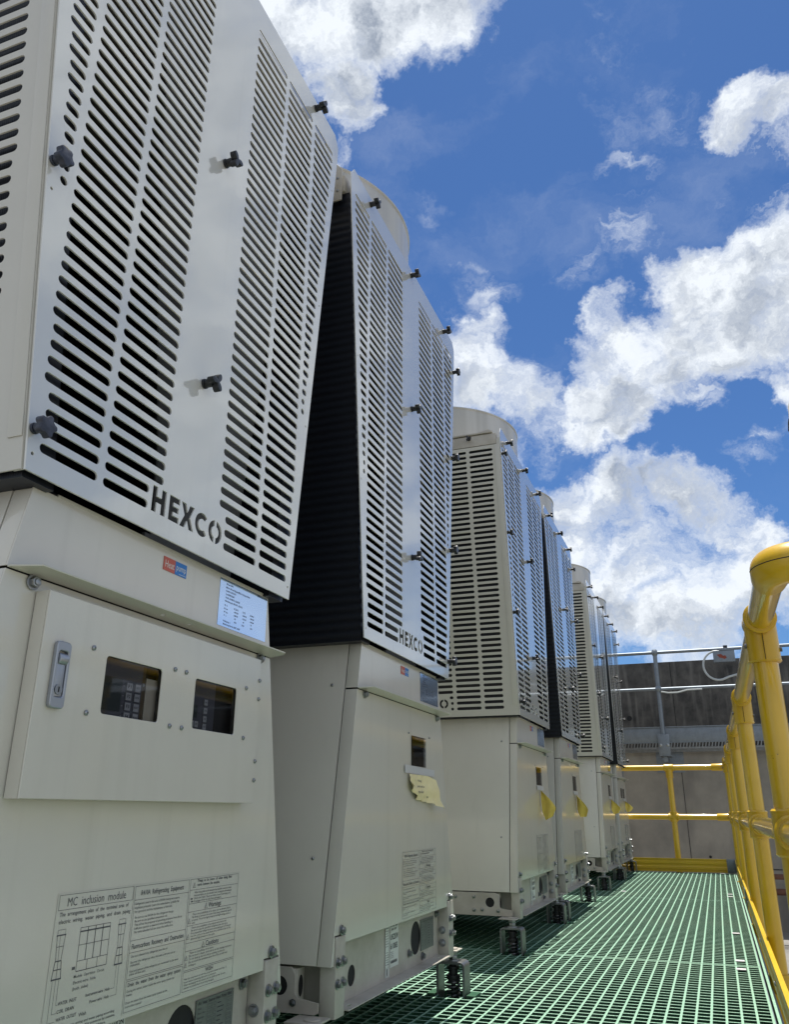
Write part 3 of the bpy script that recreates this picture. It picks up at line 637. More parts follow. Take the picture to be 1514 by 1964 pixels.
def m_warning_label():
    mb = MB(); x = .00085; z0, z1 = .2285, .3715
    mb.rectx(.0005, -.0135, .2440, z0-.002, z1+.001, 0)
    a, b = -.0115, .1085
    frame_x(mb, x, a, b, .2640, .3700); mb.rectx(x, a, b, .3535, .3540, 1); mb.rectx(x, a, b, .3070, .3075, 1); mb.rectx(x, a, b, .2935, .2940, 1)
    frame_x(mb, x, a, b, z0, .2625)
    text(mb, 'R410A  Refrigerating  Equipment', x, .0485, .3585, .0062, .095, 1, .012, 'C')
    cw = .00172
    para(mb, x, .0010-.010, .3480, ['Refrigerant used in this unit is R410A having zero-ozone', 'depletion potential. Learn the notes below carefully for', 'the operation and the maintenance of this unit.'], .0030, .0046, cw)
    para(mb, x, -.0065, .3320, ['Be sure to use R410A for the refrigerant charge.', 'Be sure to use specified compressor oil.', 'This oil has the property of absorbing moisture from the air.', 'Sufficient caution is required when handling it.', 'The water-absorbed oil can cause the malfunction.'], .0028, .0042, cw)
    text(mb, 'Fluorocarbons  Recovery  and  Destruction', x, .0485, .2975, .0060, .112, 1, .012, 'C')
    para(mb, x, -.0065, .2880, ['Do not released the refrigerant into the air.', '', 'Recover the refrigerant when this unit is thrown out or', 'maintained.', '', 'Kind and amount of the refrigerant are mentioned on the name', 'plate of this unit.'], .0027, .0033, cw)
    text(mb, 'Drain  the  water  from  the  water  spray  system', x, .0485, .2560, .0046, .112, 1, .012, 'C')
    para(mb, x, -.0085, .2500, ['During the winter, water inside the water spray system can', 'freeze.', '', 'Drain the water from the water spray system by the', 'instruction manual.'], .0027, .0042, cw)
    a, b = .1115, .2410
    frame_x(mb, x, a, b, .2550, .3700)
    for z in (.3555, .3380, .3275, .3100, .2885, .2785): mb.rectx(x, a, b, z, z+.0005, 1)
    frame_x(mb, x, a, b, z0+.001, .2535)
    tri_x(mb, x, .1220, .3585, .0038); para(mb, x, .1290, .3655, ['Things  to  be  aware  of  when  doing  field', 'works  between  the  modules.'], .0036, .0052, .00205, .02)
    para(mb, x, .1235, .3510, ['When doing field works between the modules mind your head', 'because there are the air-side heat exchangers immediately', 'above your head. There are risks of your head injury and', 'breakages of the air-side heat exchangers.'], .0027, .0037, cw)
    for q in ((.1150, .3435), (.1165, .3400)): mb.rectx(x, q[0], q[0]+.005, q[1], q[1]+.002, 1)
    tri_x(mb, x, .1560, .3292, .0040); text(mb, 'Warnings', x, .1620, .3300, .0068, .034, 1, .012)
    para(mb, x, .1225, .3230, ['There are possibilities of an injury and an electric shock.', 'Fix firmly to prevent the control box being mistakenly opened', 'properly. There are high pressure and high voltage parts in', 'unit.'], .0026, .0036, cw)
    tri_x(mb, x, .1160, .3130, .0036)
    para(mb, x, .1225, .3060, ['There are possibilities of an injury and a burst fire.', 'Be sure to use the specified refrigerant into the cycle.', 'If an unspecified refrigerant and combustible gas are charged', 'into the cycle, it can cause burst, fire, and harm due to the', 'abnormal high pressure in the cycle.'], .0026, .0035, cw)
    tri_x(mb, x, .1160, .2935, .0036)
    tri_x(mb, x, .1560, .2795, .0040); text(mb, 'Cautions', x, .1620, .2803, .0068, .034, 1, .012)
    para(mb, x, .1225, .2745, ['There is a possibility of an injury.', 'Do not insert a finger, stick and so on into the fans and joints.', 'Do not climb up the unit and put anything on the unit.', 'Do not touch the aluminium plate fins of the air-side heat', 'exchangers.'], .0026, .0038, cw)
    tri_x(mb, x, .1160, .2675, .0034); tri_x(mb, x, .1160, .2590, .0034)
    text(mb, 'WISH', x, .1760, .2470, .0052, .020, 1, .012, 'C')
    para(mb, x, .1150, .2435, ['Heat the compressor oil with the compressor heater more than 12', 'hours before operating this unit to prevent it.', 'When exchanging the fan motors, do not climb up onto the unit.', 'cabinets to prevent them from being damaged.'], .0026, .0036, cw)
    return mb.mesh('warning_label', ['film', 'inklabel'], recalc=False, smooth=10)
def m_module_label():
    mb = MB(); x = .00085
    mb.rectx(.0005, -.1500, -.0145, .2245, .3725, 0)
    frame_x(mb, x, -.1475, -.0155, .3545, .3705); text(mb, 'MC  inclusion  module', x, -.0815, .3578, .0095, .104, 1, .0, 'C')
    para(mb, x, -.1440, .3480, ['The  arrangement  plan  of  the  terminal  area  of', 'electric  wiring,  water  piping,  and  drain  piping'], .0045, .0075, .00238, .006)
    def line(p, q, t=.0004):
        p = Vector((x, *p)); q = Vector((x, *q)); d = (q-p).normalized(); n = Vector((0, -d.z, d.y))*t
        mb.add([p-n, q-n, q+n, p+n], [(0, 1, 2, 3)], 1)
    # side elevation drawing
    L, Rr, T, B = -.1060, -.0535, .3330, .2880
    for i in range(5): line((L+(Rr-L)*i/4, T), (L+(Rr-L)*i/4, .2985), .0005 if 0 < i < 4 else .0003)
    for z in (T, .3150, .2985): line((L, z), (Rr, z), .0003)
    line((L, .3290), (Rr, .3290), .0008)
    for i in range(4): line((L+(Rr-L)*i/3, .2985), (L+(Rr-L)*i/3, B), .0003)
    line((L, B), (Rr, B)); mb.rectx(x, L-.007, L-.002, .2905, .2935, 1)
    for c, tz in ((-.1370, .3345), (-.0310, .3345)):
        line((c-.006, tz), (c+.006, tz), .0002); line((c-.006, tz), (c-.0062, tz-.005), .0002); line((c+.006, tz), (c+.0062, tz-.005), .0002); line((c-.0075, tz-.0055), (c+.0075, tz-.0055), .0007)
        line((c-.0065, tz-.0055), (c-.0042, tz-.031), .0003); line((c+.0065, tz-.0055), (c+.0042, tz-.031), .0003); line((c-.0015, tz-.0055), (c-.0005, tz-.031), .0002); line((c-.0055, tz-.017), (c+.0055, tz-.017), .0003)
        line((c-.0048, tz-.0315), (c+.0048, tz-.0315), .0006); line((c-.0048, tz-.0315), (c-.0072, tz-.049), .0004); line((c+.0048, tz-.0315), (c+.0072, tz-.049), .0004); line((c-.0078, tz-.0495), (c+.0078, tz-.0495), .0008); line((c-.006, tz-.040), (c+.006, tz-.040), .0005); line((c, tz-.0315), (c, tz-.049), .0003)
    line((-.1420, .284), (-.1420, .2430), .0002); line((-.1420, .2430), (-.1310, .2430), .0002); line((-.1370, .284), (-.1370, .2510), .0002); line((-.1370, .2510), (-.1300, .2510), .0002); line((-.1320, .284), (-.1320, .2590), .0002); line((-.1320, .2590), (-.1290, .2590), .0002)
    line((-.0340, .284), (-.0340, .2600), .0002); line((-.0340, .2600), (-.0410, .2600), .0002); line((-.0290, .284), (-.0290, .2520), .0002); line((-.0290, .2520), (-.0410, .2520), .0002)
    para(mb, x, -.1080, .2815, ['Module  Operation  Circuit', 'Electric-wire  Hole', '(both  sides)'], .0033, .0062, .0020)
    para(mb, x, -.1290, .2580, ['WATER  INLET', 'COIL  DRAIN', 'WATER  OUTLET'], .0036, .0078, .0025, .012)
    text(mb, 'Instrument-wire  Hole', x, -.0420, .2590, .0034, .042, 1, .01, 'R'); text(mb, 'Power-wire  Hole', x, -.0420, .2510, .0034, .034, 1, .01, 'R')
    text(mb, 'Wish', x, -.0860, .2405, .0040, .013, 1, .01, 'C')
    return mb.mesh('module_label', ['film', 'inklabel'], recalc=False, smooth=10)
def m_lower_label():
    mb = MB(); x = .00105
    mb.rectx(.0007, -.1500, -.0145, .2232, .2388, 0)
    para(mb, x, -.1430, .2340, ['Please connect electric wiring and water piping according', 'to an installation description. If it connects by mistake,', 'it will become a cause of malfunction and failure.'], .0027, .0045, .0020, .012)
    for z in (.2350, .2262): mb.disc((x, -.1465, z), .0012, n=10, mi=1)
    return mb.mesh('wish_label', ['film', 'inklabel'], recalc=False, smooth=10)
def m_barcode(U1):
    mb = MB(); x = -.0255+.0008
    mb.rectx(x-.0004, -.0560, -.0310, .1130, .2215, 0); mb.rectx(x-.0003, -.0270, .0290, .1290, .2215, 0)
    if U1:
        text(mb, 'ATTENTION', x, -.0240, .2090, .006, .05, 1, .02)
        text(mb, 'LOT', x, -.0240, .19, .007, .03, 1, .02); text(mb, 'POINTS', x, -.0240, .17, .007, .045, 1, .02)
    else:
        text(mb, 'POTTED  WIRE', x, -.0225, .2110, .0042, .046, 1, .02); text(mb, 'DUAL  UNIT', x, -.0180, .2040, .0042, .034, 1, .02)
        text(mb, 'UH22KW', x, -.0235, .1850, .0120, .050, 1, .015); text(mb, '61083', x, -.0235, .1660, .0120, .046, 1, .015)
        for i in range(4): text(mb, 'Installed by', x, -.0235, .1590-.0036*i, .0019, .02, 1)
        for i in range(18): mb.rectx(x, -.0220+.0023*i, -.0220+.0023*i+(.0007, .0013, .0017)[i*7 % 3], .1370, .1430, 1)
    for i in range(9): mb.rectx(x, -.0545, -.0545+(.013+.006*((i*5) % 3)/2), .2160-.0052*i, .2168-.0052*i, 1)
    for i in range(6): mb.rectx(x, -.0530, -.0530+(.015+.004*((i*7) % 3)/2), .1620-.0048*i, .1629-.0048*i, 1)
    frame_x(mb, x, -.0520, -.0350, .1150, .1320, .0004, 1); mb.rectx(x, -.0470, -.0420, .1170, .1300, 1)
    return mb.mesh('barcode_sticker', ['white', 'ink'], recalc=False, smooth=10)
def m_rating_plate():
    mb = MB(); x = -.0235
    mb.box(-.0264, -.0242, .1900, .2920, .1345, .2040, 0)
    text(mb, 'Air  Heat  Source  Heat  Pump  Unit', x-.0003, .1945, .1975, .0042, .090, 1, .015)
    x = x-.0003
    for i in range(9):
        z = .1915-.0058*i
        text(mb, ('Model', 'Rated voltage', 'Rated input', 'Current', 'Refrigerant', 'Mass', 'Pressure', 'Noise', 'Serial No')[i], x, .1945, z, .0026, None, 1)
        frame_x(mb, x, .2185, .2330, z-.0007, z+.0034, .0003); frame_x(mb, x, .2360, .2420, z-.0007, z+.0034, .0003); mb.rectx(x, .2460, .2460+.010+.008*((i*3) % 4)/3, z, z+.0012, 1)
        frame_x(mb, x, .2720, .2870, z-.0007, z+.0034, .0003)
    for a in (.1925, .2895):
        for z in (.1370, .2015): mb.disc((x+.0002, a, z), .0014, n=8, mi=2)
    return mb.mesh('rating_plate', ['plateplate', 'ink', 'steel'], recalc=False, smooth=10)
WIN1 = (-.1445, -.0300, .5715, .6420); WIN2 = (.0500, .1645, .5715, .6420)
def m_door():
    o = [(-.2540, .4725), (.2345, .4725), (.2345, .6990), (-.2540, .6990)]
    me = curve_mesh([o, rrect(*WIN1, .005), rrect(*WIN2, .005)], .0024, .0005)
    return remap(me, lambda c: Vector((c.z+.0207, c.x, c.y)), ['cab'])
def m_door_rim():
    mb = MB(); a, b, c, d = -.2540, .2345, .4725, .6990
    mb.box(.0015, .0194, a, a+.0015, c, d); mb.box(.0015, .0194, b-.0015, b, c, d); mb.box(.0015, .0194, a+.0016, b-.0016, c, c+.0015); mb.box(.0015, .0194, a+.0016, b-.0016, d-.0015, d)
    return mb.mesh('door_rim', ['cab'])
def m_cavity():
    mb = MB(); mb.rectx(.0006, WIN1[0]-.02, WIN1[1]+.02, WIN1[2]-.02, WIN1[3]+.02, 0); mb.rectx(.0006, WIN2[0]-.02, WIN2[1]+.02, WIN2[2]-.02, WIN2[3]+.02, 0)
    return mb.mesh('window_backing', ['gap'], recalc=False)
def m_pane(w):
    mb = MB(); mb.rectx(.0186, w[0]-.004, w[1]+.004, w[2]-.004, w[3]+.004)
    return mb.mesh('pane', ['pane'], recalc=False)
def m_controller():
    mb = MB(); a, b, c, d = -.160, -.0720, .560, .6480
    mb.box(.001, .0060, a, b, c, d, 0); mb.box(.0062, .0066, a+.004, -.1120, .5775, .6190, 1)
    for i in range(4):
        z = .6110-.0125*i
        mb.box(.0062, .0080, -.1045, -.0935, z-.0048, z+.0048, 2); text(mb, 'F%d' % (i+1), .0082, -.0990, z-.0018, .0042, .0062, 3, .02, 'C')
        mb.box(.0062, .0080, -.0870, -.0765, z-.0048, z+.0048, 2); text(mb, ('SET', 'ENTER', 'RESET', 'RUN')[i], .0082, -.08175, z-.0010, .0026, .0080, 3, .01, 'C')
        mb.rectx(.0063, -.1095, -.1070, z-.0004, z+.0004, 2)
    mb.box(.001, .0015, -.0718, -.0600, c, d, 4); mb.box(.001, .0030, -.0598, -.0360, c, .6275, 5)
    mb.cyl((.0015, -.066, .618), (.004, -.066, .618), .0025, n=12, mi=6)
    return mb.mesh('controller', ['panel', 'screen', 'key', 'ink', 'brown', 'cream', 'steel'], recalc=False, smooth=20)
def m_controller2():
    mb = MB(); mb.box(.001, .0050, .040, .1150, .560, .6480, 0); mb.box(.0052, .0056, .0440, .0700, .5880, .6060, 1)
    for y, z in ((.0570, .5790), (.0680, .5790), (.0890, .6120), (.0890, .6000), (.0890, .5880), (.0890, .5770)):
        mb.box(.0052, .0070, y-.0045, y+.0045, z-.0042, z+.0042, 2); text(mb, 'SET' if y < .07 else 'OK', .0072, y, z-.001, .0024, .006, 3, .01, 'C')
    return mb.mesh('controller', ['panel', 'screen', 'key', 'ink'], recalc=False, smooth=20)
def m_handle():
    mb = MB()
    me = curve_mesh([rrect(-.2365, -.2135, .5685, .6435, .005, 5), rrect(-.2325, -.2175, .5810, .6330, .0035, 4)], .0060, .0010)
    return remap(me, lambda c: Vector((c.z+.0252, c.x, c.y)), ['handle'])
def m_handle_grip():
    mb = MB()
    mb.box(.0222, .0262, -.2320, -.2180, .5815, .6200); mb.cyl((.0240, -.2320, .6240), (.0240, -.2180, .6240), .0068, n=20)
    return mb.mesh('handle_grip', ['handle'], bevel=.001)
def m_lock():
    mb = MB(); mb.cyl((.0262, -.2250, .5895), (.0276, -.2250, .5895), .0058, n=24); mb.box(.0277, .0279, -.2257, -.2243, .5865, .5925, 1)
    return mb.mesh('lock', ['steel', 'gap'], smooth=30)
def m_small_window():
    mb = MB(); a, b, c, d = .0525, .1630, .5710, .6425
    mb.rectx(.0005, a, b, c, d, 0); mb.rectx(.0008, a+.003, b-.05, c+.02, d-.008, 1); mb.rectx(.0008, a+.02, a+.045, c+.006, c+.018, 1); mb.rectx(.00085, b-.035, b-.015, d-.012, d-.002, 2)
    return mb.mesh('controller', ['gap', 'panel', 'brown'], recalc=False)
def m_small_pane():
    mb = MB(); a, b, c, d = .0515, .1640, .5700, .6435; mb.box(.0011, .0024, a, b, c, d)
    return mb.mesh('window', ['pane'])
# ------------------------------------------------------------------ ground, walkway, wall
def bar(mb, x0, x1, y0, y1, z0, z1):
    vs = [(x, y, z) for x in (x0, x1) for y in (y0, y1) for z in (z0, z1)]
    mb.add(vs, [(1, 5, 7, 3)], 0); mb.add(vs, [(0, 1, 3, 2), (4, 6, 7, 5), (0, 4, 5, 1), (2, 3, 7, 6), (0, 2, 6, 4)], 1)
def setting():
    mb = MB(); mb.quad((-60, -40, -.62), (60, -40, -.62), (60, 80, -.62), (-60, 80, -.62))
    tag(obj('roof', mb.mesh('roof', ['roof'], recalc=False)), kind='structure')
    # grating: load bars run along the walk, rungs across it
    P = .03448; X0 = -.0715; xs = [X0+P*k for k in range(-85, 5)]; Y0, Y1 = .2, 7.66
    feet = [(XF-.017, c+s*.440) for c in UY for s in (-1, 1)]
    mb = MB(); seams = [1.02, 3.15, 5.33]
    def cut(lo, hi, blocks):
        segs = [(lo, hi)]
        for a, b in blocks:
            n = []
            for p, q in segs:
                if b <= p or a >= q: n.append((p, q)); continue
                if a > p: n.append((p, a))
                if b < q: n.append((b, q))
            segs = n
        return segs
    for x in xs:
        bl = [(fy-.031, fy+.031) for fx_, fy in feet if abs(fx_-x) < .072]+[(s-.0025, s+.0025) for s in seams]
        for a, b in cut(Y0, Y1, bl): bar(mb, x-.0029, x+.0029, a, b, -.034, 0)
    y = Y0+.01
    while y < Y1:
        bl = [(fx_-.069, fx_+.072) for fx_, fy in feet if abs(fy-y) < .034]
        for a, b in cut(xs[0], xs[-1], bl): bar(mb, a, b, y-.0030, y+.0030, -.032, -.0006)
        y += .0361
    bar(mb, .0765, .0835, Y0, Y1, -.034, -.001)
    for s in seams:
        for d in (-.0062, .0062): bar(mb, xs[0], xs[-1], s+d-.0026, s+d+.0026, -.031, -.0004)
    tag(obj('walkway', mb.mesh('walkway', ['grate', 'grate_shaded'], recalc=False)), kind='structure')
    # support beams beneath
    mb = MB()
    for x in (-3.2, -1.9, -.5, .075): mb.box(x-.02, x+.02, Y0, Y1, -.16, -.034)
    for yy in (1.02, 3.15, 5.33, 7.5): mb.box(-3.2, .1, yy-.03, yy+.03, -.30, -.162)
    tag(obj('walkway_support', mb.mesh('walkway_support', ['galv'], bevel=.002)), kind='structure')
    t = empty('concrete_wall', (0, 9.5, -.62), 'tall concrete wall across the end of the walkway, blackened above and paler below', 'wall')
    mb = MB(); mb.box(-9, 9, 0, .3, 0, 1.74); obj('lower_wall', mb.mesh('lower_wall', ['walllow']), t)
    mb = MB(); mb.box(-9, 9, -.006, .3, 1.742, 2.652)
    me = mb.mesh('upper_wall', ['wallup'], bevel=.004); obj('upper_wall', me, t)
    mb = MB()
    for px, pz in ((-.79, 1.435+.62), (.55, .03)): mb.disc((px, -.0075, pz), .028, 'y', 14)
    obj('tie_hole', mb.mesh('tie_hole', ['gap'], recalc=False), t)
    for zz in (.55,):
        mb = MB(); mb.box(-9, 9, -.0022, .0005, zz+.0, zz+.012); obj('board_joint', mb.mesh('board_joint', ['wallup']), t)
    for xx in (-3.1, -1.62, -.31, 1.1, 2.5):
        mb = MB(); mb.box(xx, xx+.007, -.0075, -.004, 1.745, 2.65); obj('joint', mb.mesh('joint', ['gap']), t)
        mb = MB(); mb.box(xx, xx+.008, -.0018, .0005, 0, 1.738); obj('joint', mb.mesh('joint', ['wallup']), t)
    for xx, zz in ((-.07, 1.05), (-.12, .66), (.35, 1.5), (-.30, 1.02)):
        mb = MB(); mb.disc((xx, -.0012, zz), .014, 'y', 12); obj('tie_hole', mb.mesh('tie_hole', ['gap'], recalc=False), t)
    mb = MB(); mb.box(-.55, -.27, -.009, -.0005, 1.48, 1.742); obj('dark_panel', mb.mesh('dark_panel', ['galv']), t)
def catwalk():
    y = 8.95
    t = empty('catwalk', (0, y, 1.08), 'narrow galvanised catwalk with grey handrails fixed along the blackened wall', 'catwalk')
    mb = MB(); mb.box(-6, 6, 0, .008, .052, .205); mb.box(-6, 6, -.012, 0, .197, .205); mb.box(-6, 6, -.003, .0105, .046, .0515); obj('kick_plate', mb.mesh('kick_plate', ['galv'], bevel=.001), t)
    mb = MB(); x = -1.6
    while x < 1.6: mb.prism([(x, -.004), (x+.010, -.004), (x+.022, .046), (x+.012, .046)], 'y', -.004, .010); x += .030
    mb.box(-6, 6, -.004, .010, -.012, -.0045); mb.box(-6, 6, .5, .512, -.012, .04)
    obj('mesh_deck', mb.mesh('mesh_deck', ['foot']), t)
    for z, nm in ((.960, 'top_rail'), (.582, 'middle_rail')):
        mb = MB(); mb.cyl((-6, -.02, z), (6, -.02, z), .0165, n=14); obj(nm, mb.mesh(nm, ['galv']), t)
    for x in (-2.2, -.425, 1.35):
        mb = MB(); mb.cyl((x, -.02, .0), (x, -.02, .955), .0215, n=14)
        for z in (.960, .582): mb.tube([(x+.034*math.sin(a)*0, -.02, z-.032+.064*i/8) for i, a in enumerate([0]*9)], [.022+.012*math.sin(math.pi*i/8) for i in range(9)], n=14)
        p = obj('post', mb.mesh('post', ['galv']), t)
        mb = MB(); mb.box(x-.055, x+.055, -.062, -.044, -.075, .125); mb.box(x-.055, x+.055, -.062, .3, -.085, -.0755)
        obj('fixing_plate', mb.mesh('fixing_plate', ['galv'], bevel=.002), p)
        for dx in (-.034, .034): obj('bolt', SH_['bigbolt'], p, (x+dx, -.062, .02), -math.pi/2)
        mb = MB(); mb.box(x-.02, x+.02, -.03, .55, -.14, -.086); obj('beam', mb.mesh('beam', ['galv']), p)
    t = empty('junction_box', (.26, y-.05, 1.895), 'grey steel junction box with a rust red patch on the catwalk handrail', 'junction box')
    mb = MB(); mb.box(-.115, .09, -.05, 0, 0, .115); mb.box(-.055, .09, -.055, .0, .1155, .140); obj('housing', mb.mesh('housing', ['galv'], bevel=.004), t)
    mb = MB(); mb.prism([(-.08, .075), (-.04, .082), (-.02, .062), (.0, .066), (.012, .04), (-.01, .028), (-.03, .038), (-.055, .045)], 'y', -.0512, -.0502); obj('rust_patch', mb.mesh('rust_patch', ['rustred']), t)
    mb = MB(); mb.box(-.01, .03, -.03, -.01, .1405, .17); obj('cable_gland', mb.mesh('cable_gland', ['black']), t)
    pts = []
    for i in range(33):
        a = R_(72+218*i/32); pts.append((.175+.135*math.cos(a)*1.0, y-.08, 1.865+.145*math.sin(a)))
    pts = [(.29, y-.08, 2.015), (.25, y-.08, 2.012)]+pts+[(.27, y-.08, 1.748), (.34, y-.08, 1.765), (.42, y-.075, 1.768)]
    mb = MB(); mb.tube(pts, .0105, n=10); tag(obj('conduit_hose', mb.mesh('conduit_hose', ['hose'])), 'pale flexible conduit looping out from the grey junction box', 'hose')
    mb = MB(); mb.tube([(-.40, y-.045, 1.632), (-.33, y-.045, 1.618), (-.24, y-.045, 1.618), (-.14, y-.045, 1.640), (0, y-.045, 1.642)], .008, n=8)
    tag(obj('cable', mb.mesh('cable', ['hose'])), 'short white cable sagging just under the catwalk middle rail beside its post', 'cable')
    for i, (x, z, r) in enumerate(((-0, -.05, .03), (0, .09, .025))):
        mb = MB(); mb.cyl((.3, 9.30-.1*i, z-.20), (5, 9.30-.1*i, z-.20), r, n=14)
        tag(obj('wall_pipe', mb.mesh('wall_pipe', ['rust'])), ('lower', 'upper')[i]+' rusty brown pipe running along the foot of the wall', 'pipe', 'rusty pipes beside the wall')
# ------------------------------------------------------------------ yellow handrails
RR = .0240
def fitting_T(x, y, z, zdown=.085, along='y', rr=.0305):
    mb = MB(); L = .040
    d = Vector((0, 1, 0)) if along == 'y' else Vector((1, 0, 0))
    c = Vector((x, y, z))
    mb.tube([c-d*L, c-d*(L-.003), c-d*(L-.010), c+d*(L-.010), c+d*(L-.003), c+d*L], [rr-.003, rr+.001, rr, rr, rr+.001, rr-.003], n=24)
    mb.tube([c-Vector((0, 0, .0)), c-Vector((0, 0, zdown-.008)), c-Vector((0, 0, zdown-.003)), c-Vector((0, 0, zdown))], [rr, rr, rr+.0012, rr-.002], n=24)
    return mb.mesh('rail_fitting', ['yellowfit'], smooth=40)
def fitting_X(x, y, z, rr=.0305, along='y'):
    mb = MB(); d = Vector((0, 1, 0)) if along == 'y' else Vector((1, 0, 0)); c = Vector((x, y, z)); L = .042
    mb.tube([c-d*L, c-d*(L-.004), c-d*(L-.010), c+d*(L-.010), c+d*(L-.004), c+d*L], [rr-.003, rr+.001, rr, rr, rr+.001, rr-.003], n=24)
    u = Vector((0, 0, 1)); mb.tube([c-u*L, c-u*(L-.004), c-u*(L-.010), c+u*(L-.010), c+u*(L-.004), c+u*L], [rr-.003, rr+.001, rr, rr, rr+.001, rr-.003], n=24)
    return mb.mesh('rail_fitting', ['yellowfit'], smooth=40)
def rx(y): return .124-.0035*(y-1.75)
ZT, ZM = .826, .427
def side_rail():
    t = empty('handrail', (rx(1), 1.4, 0), 'long yellow tubular handrail down the right side of the green walkway', 'handrail', None)
    inv = Matrix.Translation((-rx(1), -1.4, 0))
    def put(nm, me, parent=None):
        o = obj(nm, me, parent or t)
        if not parent: me.transform(inv)
        return o
    ys = [1.77, 3.02, 4.27, 5.52, 6.77]
    yc = 1.335
    for z, nm in ((ZT, 'top_rail'), (ZM, 'middle_rail')):
        mb = MB(); mb.cyl((rx(yc), yc+.05, z), (rx(7.72), 7.70, z), RR, n=28); put(nm, mb.mesh(nm, ['yellow']))
        mb = MB(); mb.cyl((rx(yc)+.06, yc, z), (1.5, yc, z), RR, n=28); put(nm, mb.mesh(nm, ['yellow']))
        # elbow
        pts = []; rr = .044; cx, cy = rx(yc)+rr, yc+rr
        pts.append((cx-rr, cy+.055, z)); 
        for i in range(13):
            a = math.pi+math.pi/2*i/12; pts.append((cx+rr*math.cos(a), cy+rr*math.sin(a), z))
        pts.append((cx+.055, cy-rr, z))
        mb = MB(); mb.tube(pts, [.028]+[.0315]*13+[.028], n=26); put('elbow', mb.mesh('elbow', ['yellowfit'], smooth=50))
        mb = MB(); q = [(p[0]+0, p[1], p[2]) for p in pts[1:-1]]
        vs = []; 
        seam = []
        for i in range(13):
            a = math.pi+math.pi/2*i/12; seam.append((cx+(rr+.0312)*math.cos(a), cy+(rr+.0312)*math.sin(a), z))
        mb.tube(seam, .0009, n=5); put('casting_seam', mb.mesh('casting_seam', ['gap']))
    for y in ys:
        mb = MB(); mb.cyl((rx(y), y, -.30), (rx(y), y, ZT-.05), RR, n=28)
        p = put('post', mb.mesh('post', ['yellow']))
        me = fitting_T(rx(y), y, ZT); put('rail_fitting', me)
        me = fitting_X(rx(y), y, ZM); put('rail_fitting', me)
        mb = MB(); mb.tube([(rx(y), y-.0315, ZT-.030), (rx(y), y-.0317, ZT-.082)], .0007, n=4); put('casting_seam', mb.mesh('casting_seam', ['gap']))
        mb = MB(); mb.cyl((rx(y), y, -.045), (rx(y), y, .0), .031, n=24); mb.cyl((rx(y), y, -.004), (rx(y), y, .004), .033, n=24); mb.box(rx(y)-.035, rx(y)+.035, y-.04, y+.04, -.20, -.046)
        put('base_socket', mb.mesh('base_socket', ['yellowfit'], bevel=.002))
        for q, z, sx in ((0, ZT-.050, -1), (1, ZT-.060, 1)):
            mb = MB(); mb.cyl((rx(y)+sx*.029, y-.004, z), (rx(y)+sx*.034, y-.004, z), .0045, n=8); put('grub_screw', mb.mesh('grub_screw', ['darksteel']))
    # toe board
    def board(y0, y1):
        prof = [(0, .002), (.004, .002), (.004, .018), (.0085, .024), (.0085, .040), (.004, .046), (.004, .058), (.0085, .064), (.0085, .080), (.004, .086), (.004, .101), (.012, .101), (.012, .1045), (0, .1045)]
        mb = MB(); mb.prism([(.097-a, b) for a, b in prof], 'y', y0, y1); return mb.mesh('toe_board', ['yellowboard'], smooth=20)
    put('toe_board', board(4.93, 7.63)); put('toe_board', board(1.35, 4.925))
    for y in (1.9, 2.55, 3.35, 4.7, 4.88, 4.98, 5.6, 6.9):
        mb = MB(); mb.cyl((.0884, y, .052), (.0845, y, .052), .0055, n=8); put('toe_board_screw', mb.mesh('toe_board_screw', ['steel']))
    mb = MB(); mb.box(.0830, .0875, 4.86, 5.0, .008, .098); put('splice_plate', mb.mesh('splice_plate', ['galv'], bevel=.001))
def end_rail():
    y = 7.72
    t = empty('end_handrail', (0, y, 0), 'short yellow handrail with ribbed toe board crossing the far end of the walkway', 'handrail')
    for z, nm in ((ZT, 'top_rail'), (ZM, 'middle_rail')):
        mb = MB(); mb.cyl((-3.2, 0, z), (rx(7.72)-.03, 0, z), RR, n=24); obj(nm, mb.mesh(nm, ['yellow']), t)
        mb = MB(); mb.tube([(rx(7.72)-.11, 0, z), (rx(7.72)-.105, 0, z), (rx(7.72)-.02, 0, z)], [.027, .030, .030], n=20); mb.cyl((rx(7.72), -.04, z), (rx(7.72), .05, z), .031, n=20)
        obj('rail_fitting', mb.mesh('rail_fitting', ['yellowfit']), t)
    for x in (-.353, -1.6, -2.85):
        mb = MB(); mb.cyl((x, 0, -.25), (x, 0, ZT-.05), RR, n=24); obj('post', mb.mesh('post', ['yellow']), t)
        obj('rail_fitting', fitting_T(x, 0, ZT, along='x'), t); obj('rail_fitting', fitting_X(x, 0, ZM, along='x'), t)
    prof = [(0, .002), (.004, .002), (.004, .018), (.0085, .024), (.0085, .040), (.004, .046), (.004, .058), (.0085, .064), (.0085, .080), (.004, .086), (.004, .101), (.012, .101), (.012, .1045), (0, .1045)]
    mb = MB(); mb.prism([(-.03-a, b) for a, b in prof], 'x', -3.2, .022); obj('toe_board', mb.mesh('toe_board', ['yellowboard'], smooth=20), t)
    mb = MB(); mb.box(.0225, .0870, -.047, -.0425, .000, .106); mb.box(.0875, .092, -.085, -.0425, .0, .106); c = obj('corner_plate', mb.mesh('corner_plate', ['galv'], bevel=.001), t)
    for x in (.035, .07):
        for z in (.025, .085): obj('screw', SH_['screw'], c, (x, -.0472, z), -math.pi/2)
